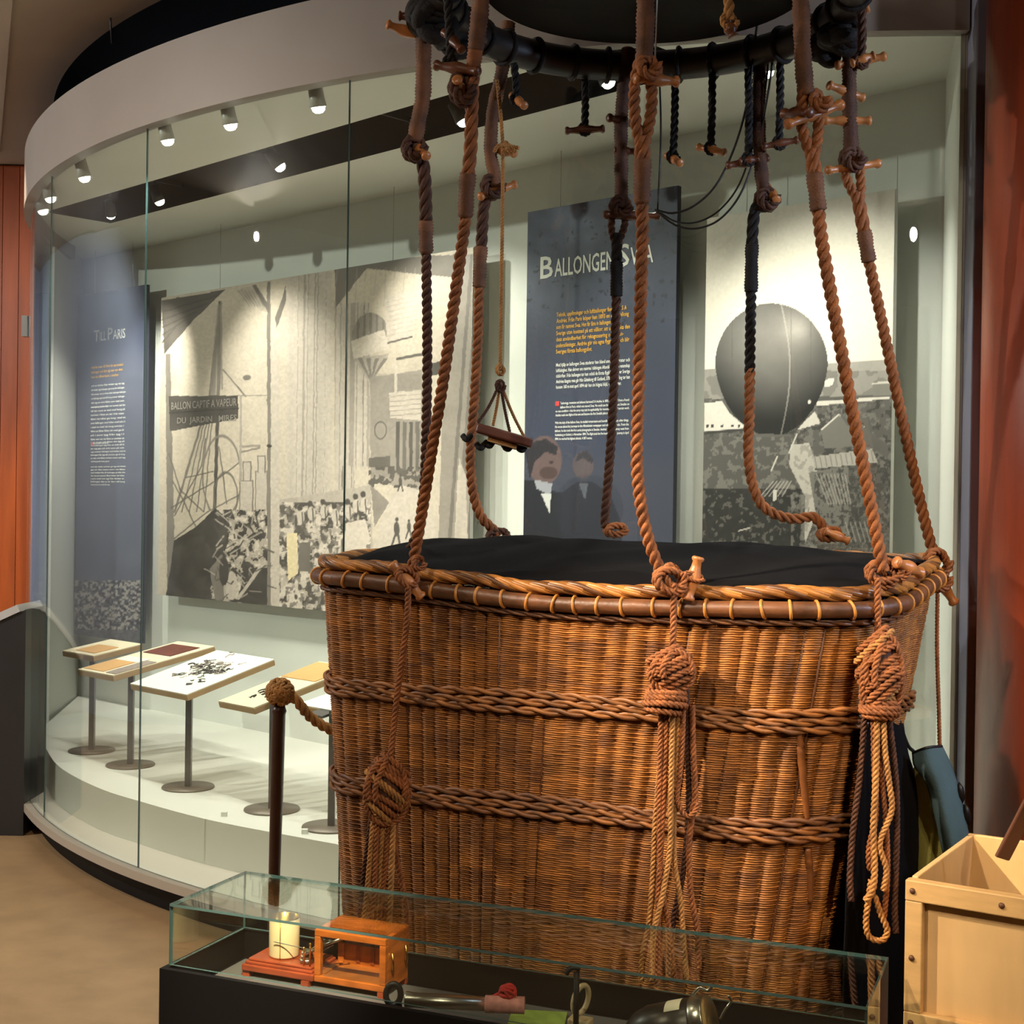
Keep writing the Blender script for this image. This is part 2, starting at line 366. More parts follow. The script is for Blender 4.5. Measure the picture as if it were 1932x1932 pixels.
# ================================================================== SHOWCASE (curved glass vitrine)
ZT, ZB, ZC = 3.05, 0.15, 3.13
XR, XL = 1.362, -2.676
WD = 4.64
corner_l = PW(148, 1000, WD)[:2]; corner_r = PW(1783, 800, WD)[:2]
end_l = np.array(arc(CR, XR, XL)[-1]); end_r = np.array(arc(CR, XR, XL)[0])
vit = thing('glass_showcase', 'room-high curved glass showcase with white interior behind the wicker basket', 'display case', (-0.6, 6.0, 0))
b = MB(); b.box(((corner_l + corner_r) / 2).tolist() + [1.75], (np.linalg.norm(corner_r - corner_l), 0.06, 3.3), [WE, WN, (0, 0, 1)])
b.V[0] += WN * 0.03; part('back_wall', b, M['white'], vit, False)
def upright(p, q, z0, z1, th, m, name, par):
    p = np.asarray(p, float); q = np.asarray(q, float); d = (q - p) / np.linalg.norm(q - p); n = np.array([-d[1], d[0]])
    b = MB(); b.prism([p + n * th / 2, q + n * th / 2, q - n * th / 2, p - n * th / 2], z0, z1); return part(name, b, m, par, False)
upright(corner_l, end_l + (corner_l - end_l) * 0.02, 0.15, ZC, 0.03, M['white'], 'end_wall', vit)
upright(corner_r, end_r, 0.0, ZC + 0.3, 0.03, M['white'], 'end_wall', vit)
# base: black plinth set back, pale sill, white platform
inner_back = [tuple(corner_l), tuple(corner_r)]
def vpoly(r, x0=XR, x1=XL): return arc(r, x0, x1, 64) + inner_back
b = MB(); b.prism(vpoly(4.15), 0.0, 0.115); part('plinth', b, M['black'], vit, False)
b = MB(); b.prism(vpoly(4.235, XR, XL - 0.01), 0.115, 0.15); part('sill', b, M['sill'], vit, False)
pe = []
for (x, y) in [(80, 1400), (110, 1445), (180, 1484), (258, 1510), (400, 1548), (620, 1590)]: pe.append(PZ(x, y, 0.33)[:2])
pe = catmull([np.array([*q, 0]) for q in pe], 8)[:, :2]
pr = arc(3.93, 1.33, float(pe[-1][0]) + 0.15, 24)
plat = [tuple(q) for q in pr] + [tuple(q) for q in pe[::-1]] + [(pe[0][0] - 0.17, pe[0][1] + 0.55)] + [tuple(corner_l + 0.02), tuple(corner_r)]
b = MB(); b.prism(plat, 0.15, 0.33); part('platform', b, M['platform'], vit, False)
# top: white inner ceiling with black slot, curved taupe fascia
sl = [PZ(85, 400, ZC)[:2], PZ(636, 240, ZC)[:2], PZ(636, 310, ZC)[:2], PZ(1325, 121, ZC)[:2]]
s0 = sl[0]; dirn = (sl[1] - sl[0]) / np.linalg.norm(sl[1] - sl[0]); nrm = np.array([-dirn[1], dirn[0]])
wd = abs((sl[2] - s0) @ nrm); Ls = (sl[3] - s0) @ dirn; sg = np.sign((sl[2] - s0) @ nrm)
hole = [s0, s0 + dirn * Ls, s0 + dirn * Ls + nrm * sg * wd, s0 + nrm * sg * wd]
outv = vpoly(CR - 0.0)
tri = tessellate_polygon([[Vector((*q, 0)) for q in outv], [Vector((*q, 0)) for q in hole]])
allp = list(outv) + [tuple(q) for q in hole]
b = MB(); b.add([(*q, ZC) for q in allp], [tuple(t) for t in tri]); part('inner_ceiling', b, M['white'], vit, False)
b = MB(); hh = [tuple(q) for q in hole] + [tuple(hole[0])]
b.strip([(*q, ZC) for q in hh], [(*q, ZC + 0.22) for q in hh]); b.add([(*q, ZC + 0.22) for q in hole], [(0, 1, 2, 3)])
part('lighting_slot', b, M['void'], vit, False)
def mid_slot(t, w=0.5): return s0 + dirn * Ls * t + nrm * sg * wd * w
for t in (0.18, 0.38, 0.62):
    b = MB(); a0 = mid_slot(t, 0.02); a1 = mid_slot(t, 0.98); b.box([*((a0 + a1) / 2), ZC + 0.1], (0.012, wd * 0.96, 0.02), [np.r_[dirn, 0], np.r_[nrm, 0], (0, 0, 1)])
    part('slot_crossbar', b, M['blacklamp'], vit, False)
fo = arc(CR + 0.035, XR, -2.725, 80); fi = arc(CR - 0.02, XR, -2.70, 80)
def P3(pl, z): return [(*q, z) for q in pl]
b = MB(); b.strip(P3(fo, ZT), P3(fo, 3.34)); b.strip(P3(fo, 3.34), P3(fi, 3.34)); b.strip(P3(fi, ZT), P3(fi, 3.34)); b.strip(P3(fo, ZT), P3(fi, ZT))
part('fascia', b, M['taupe'], vit)
# glass panes between the joints seen in the photograph
jx = [XR, 0.40, float(PZ(628, 1765, ZB)[0]), float(PZ(258, 1640, ZB)[0]), float(PZ(80, 1545, ZB)[0]), XL]
for k in range(len(jx) - 1):
    g = 0.0015
    o_ = arc(CR + 0.003, jx[k] - g, jx[k + 1] + g, 26); i_ = arc(CR - 0.003, jx[k] - g, jx[k + 1] + g, 26)
    b = MB(); b.strip(P3(o_, ZB), P3(o_, ZT + 0.02)); b.strip(P3(i_, ZB), P3(i_, ZT + 0.02))
    pn = part('glass_pane', b, M['glass'], vit)
    b = MB()
    for e in (0, -1): b.add([(*o_[e], ZB), (*i_[e], ZB), (*i_[e], ZT + 0.02), (*o_[e], ZT + 0.02)], [(0, 1, 2, 3)])
    b.strip(P3(o_, ZB + 0.001), P3(i_, ZB + 0.001)); part('pane_edge', b, M['gedge'], pn, False)
# steel rail and hinges of the glass door at the left end
pl = PW(98, 900, WD - 0.35)
b = MB(); b.box((pl[0], pl[1], 1.55), (0.022, 0.03, 2.4)); part('door_rail', b, M['steel'], vit, False)
for y in (480, 620, 870, 1010):
    q = PW(98, y, WD - 0.37); b = MB(); b.lathe([(0.006, 0), (0.014, 0.03), (0.014, 0.09), (0.006, 0.12)], (q[0], q[1] - 0.02, q[2] - 0.06), (0, 0, 1), 10); part('hinge', b, M['steel'], vit)
q = PZ(48, 616, 2.6); q = P(49, 616, 7.3); b = MB(); b.box(q, (0.03, 0.05, 0.11)); part('door_clamp', b, M['steel'], vit, False)
# post and column at the right end
b = MB(); b.box((1.412, 4.17, 1.8), (0.09, 0.10, 3.6)); bevel(struct('trim_1', b, M['post']), 0.004)
b = MB(); b.lathe([(0.36, 0), (0.36, 3.595)], (1.71, 3.93, 0), (0, 0, 1), 64)
cl = single('red_column', b, M['redcol'], 'thick round red-stained wooden column at the right edge', 'column', loc=(1.71, 3.93, 0))

# ------------------------------------------------------------------ lamps inside the showcase
def can_lamp(px, py, label, z=ZC - 0.02, aim=None, watt=26, deg=95, black=False, grp='small spot lamps in the showcase ceiling'):
    c = PZ(px, py, z - 0.07)
    L = thing('spot_lamp', label, 'lamp', (c[0], c[1], c[2]), grp)
    tgt = np.array(aim) if aim is not None else np.array([c[0] + 0.25, c[1] + 0.4, 0.4])
    d = tgt - c; d /= np.linalg.norm(d); m = M['blacklamp'] if black else M['lampbody']
    b = MB(); b.lathe([(0.012, -0.055), (0.026, -0.05), (0.028, 0.0), (0.031, 0.03), (0.027, 0.03), (0.026, 0.0)], c, d, 14); body = part('lamp_body', b, m, L)
    b = MB(); tube(b, np.array([c - d * 0.05, (c[0], c[1], z + 0.02)]), 0.006, 6); part('stem', b, m, L)
    b = MB(); b.lathe([(0.024, 0.012), (0.025, 0.03), (0.022, 0.042), (0.013, 0.050), (0.001, 0.052)], c, d, 14); part('lens', b, M['bulb'], L)
    if watt: spot('showcase_spot_light', tuple(c + d * 0.075), tuple(tgt), watt, deg, 0.8, NEUT, 0.02)
    return c
names = ['first small spot lamp from the left end, deep behind the curved fascia', 'second small spot lamp from the left end of the showcase ceiling', 'small spot lamp left of the first long glass joint, above the narrow navy panel',
         'small spot lamp just right of the left glass joint', 'small spot lamp midway between the two long glass joints', 'small spot lamp just left of the middle glass joint']
for (px, py), nm in zip([(78, 386), (92, 362), (156, 322), (313, 250), (432, 220), (598, 186)], names):
    c = PZ(px, py, ZC - 0.09)
    u = (c[:2] - CC); u = u / np.linalg.norm(u)
    tg = np.array([c[0] - u[0] * 0.75, c[1] - u[1] * 0.75, 0.33])
    can_lamp(px, py, nm, aim=tg, watt=70 if px > 120 else 24, deg=105)
for x, lab in ((0.43, 'small spot lamp in the showcase ceiling behind the middle front rope'), (0.80, 'small spot lamp in the showcase ceiling behind the right part of the hoop')):
    yy = CC[1] - math.sqrt(4.0 ** 2 - (x - CC[0]) ** 2); pp = proj(np.array([x, yy, ZC - 0.09]))
    can_lamp(float(pp[0][0]), float(pp[1][0]), lab, aim=(x + 0.25, yy + 0.55, 0.9), watt=50, deg=110)
for t, w, lab, ax in ((0.10, 0.4, 'black spot lamp near the left end of the black ceiling slot', (-2.25, 8.2, 2.0)), (0.22, 0.35, 'black spot lamp in the slot above the large workshop photograph', (-1.3, 7.2, 1.9)),
                     (0.47, 0.3, 'black spot lamp in the slot with its lens turned to the room', (-0.4, 6.3, 2.2)), (0.75, 0.4, 'black spot lamp in the slot behind the hanging ropes', (0.6, 5.4, 1.6)), (0.93, 0.4, 'black spot lamp at the right end of the black slot', (1.15, 4.85, 1.7))):
    q = mid_slot(t, w); pp = proj(np.array([*q, ZC - 0.02])); can_lamp(float(pp[0][0]), float(pp[1][0]), lab, z=ZC + 0.05, aim=ax, watt=220 if t < 0.15 else (105 if t < 0.7 else 55), deg=80 if t > 0.15 else 58, black=True, grp='black spot lamps in the ceiling slot')

# gallery lamps behind the viewer, mirrored in the glass
for i, (lp, tg, lab) in enumerate(((LAMP_L, (0.62, 3.35, 0.95), 'black gallery spotlight on the left side of the room ceiling'), (LAMP_R, (0.75, 3.6, 1.2), 'black gallery spotlight on the right side of the room ceiling'))):
    c = np.array(lp); d = np.array(tg) - c; d /= np.linalg.norm(d)
    L = thing('gallery_spotlight', lab, 'lamp', lp)
    b = MB(); b.lathe([(0.03, -0.16), (0.05, -0.15), (0.06, -0.02), (0.06, 0.0), (0.052, 0.0), (0.052, -0.02)], c - d * 0.03, d, 18); part('lamp_body', b, M['blacklamp'], L)
    b = MB(); tube(b, np.array([c - d * 0.1, (c - d * 0.1) * [1, 1, 0] + [0, 0, CEIL]]), 0.01, 8); part('stem', b, M['blacklamp'], L)
    b = MB(); b.lathe([(0.001, 0), (0.05, 0.001), (0.05, 0.004), (0.001, 0.004)], c - d * 0.05, d, 18); part('lens', b, M['bigbulb'], L)

# ================================================================== PRINTED PANELS ON THE BACK WALL
PD = 4.5                                                 # plane of the panels' faces
def panel(name, label, x0, x1, y_ref, z0, z1, cat='panel', edge='panel_edge'):
    a = PW(x0, y_ref, PD); c = PW(x1, y_ref, PD); w = np.linalg.norm((c - a)[:2])
    o2 = (a[:2] + c[:2]) / 2
    t = thing(name, label, cat, (o2[0], o2[1], z0))
    b = MB(); b.box([*(o2 + WN[:2] * 0.012), (z0 + z1) / 2], (w, 0.022, z1 - z0), [WE, WN, (0, 0, 1)]); part('board', b, M[edge], t, False)
    for k in (0.22, 0.78):                               # fine hanging wires
        q = a[:2] + (c[:2] - a[:2]) * k + WN[:2] * 0.012; b = MB(); tube(b, np.array([[*q, z1], [*q, ZC]]), 0.0012, 5); part('hanging_wire', b, M['steel'], t)
    return t, a, w, z0, z1
def print_on(t, a, w, z0, z1, nx, nz, fn, name='print'):
    u = np.linspace(0, w, nx); v = np.linspace(z0, z1, nz); U, Vv = np.meshgrid(u, v)
    pts = np.empty((nz, nx, 3)); pts[..., 0] = a[0] + WE[0] * U; pts[..., 1] = a[1] + WE[1] * U; pts[..., 2] = Vv
    pts[..., :2] -= WN[:2] * 0.001
    fl = pts.reshape(-1, 3); X, Y = proj(fl); colr = fn(X, Y)
    i = np.arange(nz - 1)[:, None]; k = np.arange(nx - 1)[None]
    Fq = np.stack([i * nx + k, i * nx + k + 1, (i + 1) * nx + k + 1, (i + 1) * nx + k], -1).reshape(-1, 4)
    b = MB(); b.add(fl, Fq); o = part(name, b, M['printm'], t, False)
    at = o.data.attributes.new('ink', 'FLOAT_COLOR', 'POINT'); at.data.foreach_set('color', np.c_[lin(np.clip(colr, 0, 255)), np.ones(len(fl))].astype(np.float32).ravel())
    return o
# --- small painter working on point lists
def vnoise(X, Y, s, seed=0):
    r = np.random.default_rng(seed); G = r.random((257, 257)); x = X / s; y = Y / s
    xi = np.floor(x).astype(int); yi = np.floor(y).astype(int); fx = x - xi; fy = y - yi; fx = fx * fx * (3 - 2 * fx); fy = fy * fy * (3 - 2 * fy)
    g = lambda i, j: G[i % 257, j % 257]
    return (g(xi, yi) * (1 - fx) + g(xi + 1, yi) * fx) * (1 - fy) + (g(xi, yi + 1) * (1 - fx) + g(xi + 1, yi + 1) * fx) * fy
def fbm(X, Y, s, seed=0, o=3): return sum(vnoise(X, Y, s / 2 ** k, seed + k) * 0.5 ** k for k in range(o)) / sum(0.5 ** k for k in range(o))
class Ink:
    def __init__(s, X, Y, base): s.X, s.Y = X, Y; s.C = np.ones((len(X), 3)) * np.asarray(base, float)
    def put(s, m, c, a=1.0):
        m = np.clip(np.asarray(m, float) * a, 0, 1)[:, None]; s.C = s.C * (1 - m) + np.asarray(c, float) * m; return s
    def poly(s, pts, c, a=1.0):
        x, y = s.X, s.Y; ins = np.zeros(len(x), bool); n = len(pts)
        for i in range(n):
            (xa, ya), (xb, yb) = pts[i], pts[(i + 1) % n]
            if ya == yb: continue
            cnd = ((ya > y) != (yb > y)) & (x < (xb - xa) * (y - ya) / (yb - ya) + xa); ins ^= cnd
        s.put(ins, c, a); return ins
    def line(s, pts, w, c, a=1.0):
        d = np.full(len(s.X), 1e9)
        for (xa, ya), (xb, yb) in zip(pts[:-1], pts[1:]):
            L = (xb - xa) ** 2 + (yb - ya) ** 2 + 1e-9; t = np.clip(((s.X - xa) * (xb - xa) + (s.Y - ya) * (yb - ya)) / L, 0, 1)
            d = np.minimum(d, np.hypot(s.X - xa - t * (xb - xa), s.Y - ya - t * (yb - ya)))
        s.put(np.clip((w / 2 - d) + 0.7, 0, 1), c, a); return s
    def ell(s, x, y, rx, ry, c, a=1.0, ring=None):
        r = np.sqrt(((s.X - x) / rx) ** 2 + ((s.Y - y) / ry) ** 2)
        m = np.clip((1 - r) * min(rx, ry) + 0.5, 0, 1) if ring is None else np.clip(ring / 2 - abs(r - 1) * min(rx, ry) + 0.5, 0, 1)
        s.put(m, c, a); return r
def Z(f, ox, oy): return lambda pts: [(ox + x * f, oy + y * f) for x, y in pts]

def workshop(X, Y):
    k = Z(0.3623, 290, 480); X0, Y0 = X, Y; X = X + (fbm(X0, Y0, 14, 101) - 0.5) * 2.5; Y = Y + (fbm(X0, Y0, 14, 111) - 0.5) * 2.5; I = Ink(X, Y, (212, 196, 176))
    I.put(1, (190, 176, 160), 0.5 * fbm(X, Y, 60, 3)); g = lambda v: (v, v * 0.93, v * 0.86)
    # roof and rafters
    I.poly(k([(40, 240), (372, 183), (200, 350), (55, 520)]), g(84)); 
    for t in range(5): I.line(k([(45, 300 + 40 * t), (330 - 55 * t, 215 + 42 * t)]), 2.5, g(60), 0.7)
    I.poly(k([(430, 190), (520, 160), (590, 300), (560, 290)]), g(170), 0.6)
    for t in range(7): I.line(k([(440 + 18 * t, 190), (500 + 14 * t, 270)]), 1.5, g(130), 0.6)
    I.poly(k([(62, 520), (86, 515), (116, 1790), (70, 1780)]), g(126))
    I.line(k([(345, 250), (340, 600), (318, 1320)]), 6, g(70)); I.line(k([(350, 250), (355, 700)]), 3, g(150))
    for t in range(5): I.line(k([(345, 260), (290 + 6 * t, 740), (110 + 38 * t, 1340)]), 1.8 + (t == 0) * 2, g(92), 0.75)
    I.poly(k([(330, 260), (352, 260), (345, 740), (290, 740)]), g(160), 0.6)
    # painted sign
    I.poly(k([(78, 738), (440, 735), (440, 855), (86, 920)]), g(66)); I.line(k([(82, 826), (440, 800)]), 2, g(40))
    # wheel, cables
    I.ell(290 + 355 * .3623, 480 + 1160 * .3623, 36, 78, g(120), 0.9, 2.5); I.ell(290 + 375 * .3623, 480 + 1260 * .3623, 22, 45, g(110), 0.9, 2.5)
    for pts in ([(80, 1040), (140, 1230), (260, 1340)], [(270, 960), (250, 1100), (110, 1360)], [(100, 1180), (180, 1330), (230, 1450)], [(90, 1320), (320, 1180), (450, 1080)], [(110, 1480), (280, 1340), (450, 1250)], [(360, 600), (480, 740), (440, 690)], [(340, 1000), (380, 1300)], [(170, 1160), (310, 1130)]):
        I.line(k(pts), 2.0, g(88), 0.8)
    I.line(k([(440, 735), (590, 735)]), 1.5, g(140)); I.line(k([(450, 1000), (550, 998)]), 4, g(150)); I.line(k([(450, 1030), (550, 1010)]), 3, g(130))
    I.ell(290 + 485 * .3623, 480 + 640 * .3623, 8, 5, g(110))
    # boilers
    for (x0, x1, y0, y1) in ((448, 516, 1180, 1390), (530, 592, 1130, 1330), (465, 505, 1080, 1180), (542, 580, 1050, 1135)):
        I.poly(k([(x0, y0), (x1, y0), (x1, y1), (x0, y1)]), g(196)); I.line(k([(x0, y0), (x0, y1)]), 1.5, g(120)); I.line(k([(x1, y0), (x1, y1)]), 2.5, g(120)); I.line(k([(x0, y0), (x1, y0)]), 1.5, g(120))
    I.line(k([(455, 740), (450, 1180)]), 4, g(170)); 
    # machinery heap
    n1 = fbm(X, Y, 11, 21, 4); box = (X > 290 + 290 * .3623) & (X < 290 + 600 * .3623) & (Y > 480 + 1330 * .3623)
    I.put(box, g(150), 0.6); I.put(box & (n1 > 0.53), g(58)); I.put(box & (n1 < 0.36), g(214))
    dk = I.poly(k([(108, 1490), (220, 1420), (320, 1320), (395, 1380), (390, 1500), (300, 1690), (290, 1830), (60, 1800)]), g(48))
    I.put(dk, g(70), 0.5 * (fbm(X, Y, 20, 5) > 0.55))
    for pts in ([(330, 1340), (400, 1400), (430, 1470)], [(320, 1380), (420, 1450), (500, 1500)], [(410, 1530), (510, 1450)], [(400, 1560), (520, 1480)]): I.line(k(pts), 2.2, g(200), 0.8)
    I.poly(k([(290, 1640), (350, 1560), (430, 1700), (330, 1840)]), g(120)); I.ell(290 + 405 * .3623, 480 + 1725 * .3623, 12, 27, g(196)); I.ell(290 + 365 * .3623, 480 + 1650 * .3623, 9, 28, g(60)); 
    I.poly(k([(430, 1810), (480, 1640), (590, 1630), (590, 1840)]), g(56)); I.line(k([(440, 1790), (580, 1600)]), 6, g(190))
    # posts
    I.poly(k([(590, 140), (608, 140), (610, 1850), (592, 1850)]), g(124)); I.poly(k([(610, 380), (655, 380), (658, 1860), (612, 1860)]), g(202))
    I.poly(k([(512, 160), (532, 156), (604, 270), (598, 310)]), g(104)); I.poly(k([(700, 132), (726, 124), (650, 360), (638, 385), (632, 330)]), g(112)); I.ell(290 + 600 * .3623, 480 + 998 * .3623, 5, 3, g(60))
    # hanging strips of balloon cloth
    for (xa, xb, ya, yb, sd) in ((690, 925, 96, 1270, 1), (942, 1122, 250, 1112, 4), (945, 1045, 1100, 1285, 6)):
        wv = 60 * 0.3623 * np.sin((X - 290) * 0.1); m = (X > 290 + xa * .3623) & (X < 290 + xb * .3623) & (Y > 480 + ya * .3623 - wv * 0.05) & (Y < 480 + yb * .3623 + 3 * np.sin(X * 0.8 + sd))
        st = vnoise(X + (Y - 700) * 0.012, X * 0 + sd, 2.6, sd); st2 = vnoise(X, X * 0, 9, sd + 9)
        I.put(m, g(206)); I.put(m & (st > 0.6), g(150), 0.75); I.put(m & (st < 0.14), g(104), 0.8); I.put(m, g(160), 0.35 * st2)
    I.poly(k([(940, 60), (1400, 8), (1640, 0), (1640, 130), (1110, 72), (950, 275)]), g(96), 0.85)
    for t in range(9): I.line(k([(960 + 50 * t, 70), (948 + 50 * t, 150 + (t % 3) * 60)]), 1.3, g(170), 0.6)
    # small striped balloon
    cx, cy = 290 + 1130 * .3623, 480 + 430 * .3623
    ins = np.hypot((X - cx) / 35, (Y - cy) / 46) < 1; I.put(ins & (Y < cy + 8), g(150)); I.put(ins & (Y < cy + 8) & (np.abs((X - cx) / 12 % 1 - .5) > .3), g(122))
    I.poly(k([(1040, 540), (1225, 515), (1145, 660), (1140, 1000), (1120, 1000), (1125, 670)]), g(176))
    for t in range(4): I.poly(k([(1062 + 45 * t, 540), (1085 + 45 * t, 536), (1133, 660), (1128, 660)]), g(128))
    I.poly(k([(1028, 450), (1200, 392), (1228, 490), (1042, 545)]), g(222))
    I.poly(k([(1205, 215), (1395, 180), (1345, 430), (1215, 470)]), g(206)); 
    for t in range(8): I.line(k([(1215, 250 + 25 * t), (1370, 215 + 25 * t)]), 1, g(170), 0.6)
    I.line(k([(1220, 462), (1342, 430)]), 3, g(90))
    # right-hand buildings
    I.poly(k([(1130, 640), (1400, 600), (1400, 1250), (1130, 1170)]), g(158)); I.put((X > 698) & (X < 800) & (Y > 705) & (Y < 900), g(130), 0.6 * fbm(X, Y, 8, 31))
    I.line(k([(1270, 545), (1400, 520)]), 5, g(92)); I.line(k([(1260, 560), (1260, 720)]), 5, g(210)); I.poly(k([(1225, 720), (1395, 705), (1390, 865), (1232, 850)]), g(206))
    for t in range(5): I.line(k([(1228, 740 + 25 * t), (1392, 728 + 25 * t)]), 1, g(150))
    for t in range(4): I.poly(k([(1262 + 34 * t, 870), (1282 + 34 * t, 870), (1280 + 34 * t, 1130), (1262 + 34 * t, 1130)]), g(82 + 20 * (t % 2)))
    I.poly(k([(1430, 565), (1560, 545), (1520, 610), (1430, 640)]), g(70)); I.ell(290 + 1180 * .3623, 480 + 915 * .3623, 11, 16, g(90), 1, 2); I.poly(k([(1120, 1060), (1230, 1050), (1230, 1110), (1120, 1110)]), g(96))
    I.put((X > 695) & (X < 800) & (Y > 880) & (Y < 920) & (fbm(X, Y, 9, 41) > 0.52), g(86))
    # crowd at the long table
    I.poly(k([(655, 1280), (1130, 1200), (1150, 1860), (655, 1860)]), g(182)); n2 = fbm(X, Y, 13, 51, 4); n3 = fbm(X, Y, 6, 57, 2)
    cw = (X > 290 + 655 * .3623) & (X < 290 + 1130 * .3623) & (Y > 480 + 1290 * .3623); I.put(cw & (n2 > 0.55), g(74)); I.put(cw & (n2 < 0.42), g(220)); I.put(cw & (n3 > 0.62), g(110), 0.8)
    R = random.Random(5)
    for _ in range(110):
        x, y = R.uniform(665, 1120), R.uniform(1310, 1840); v = R.choice((60, 84, 190, 214, 224, 120)); I.ell(290 + x * .3623, 480 + y * .3623, R.uniform(1.5, 6), R.uniform(3, 12), g(v), 0.85)
    for _ in range(70):
        x, y = R.uniform(300, 590), R.uniform(1360, 1800); I.line(k([(x, y), (x + R.uniform(-60, 60), y + R.uniform(-50, 50))]), R.uniform(1, 3), g(R.choice((50, 70, 200, 170))), 0.8)
    for (x, y) in ((760, 1320), (815, 1300), (880, 1290), (940, 1310), (1010, 1290), (1050, 1260), (1090, 1250)): I.ell(290 + x * .3623, 480 + y * .3623, 5, 6, g(70)); I.ell(290 + (x + 5) * .3623, 480 + (y + 50) * .3623, 7, 13, g(206)); I.line(k([(x + 12, y + 25), (x + 16, y + 90)]), 2, g(90))
    I.poly(k([(1000, 1400), (1100, 1380), (1130, 1480), (1080, 1560), (990, 1550)]), g(214)); I.poly(k([(755, 1500), (815, 1500), (815, 1650), (755, 1650)]), g(104))
    I.poly(k([(690, 1450), (750, 1450), (750, 1660), (700, 1700)]), (236, 214, 170))
    # floor and curtain on the right
    I.poly(k([(1140, 1540), (1215, 1290), (1290, 1200), (1420, 1240), (1500, 1540)]), g(206)); I.poly(k([(1130, 1200), (1225, 1290), (1150, 1420)]), g(140))
    for (x, y, s) in ((1265, 1430, 1.0), (1330, 1420, 0.7), (1285, 1180, 0.6)): I.ell(290 + x * .3623, 480 + y * .3623, 5.5 * s, 14 * s, g(74)); I.ell(290 + x * .3623, 480 + (y - 50 * s) * .3623, 3.2 * s, 4 * s, g(66)); I.line(k([(x - 8 * s, y + 30 * s), (x - 26 * s, y + 85 * s)]), 3.5 * s, g(74)); I.line(k([(x + 8 * s, y + 30 * s), (x + 18 * s, y + 90 * s)]), 3.5 * s, g(74))
    m = I.poly(k([(1560, 0), (1660, 0), (1660, 1560), (1480, 1560), (1500, 900)]), g(150)); st = vnoise(X + (Y - 700) * 0.08, X * 0, 9, 77); I.put(m & (st > 0.55), g(112)); I.put(m & (st < 0.25), g(196))
    I.poly(k([(1590, 1060), (1625, 1150), (1640, 1560), (1560, 1560)]), g(214), 0.8)
    I.line(k([(615, 1860), (660, 1860)]), 2, g(60)); I.put(1, g(84), 0.26 * fbm(X, Y, 4, 61, 3)); I.put(1, g(228), 0.16 * fbm(X, Y, 30, 66, 3)); return I.C

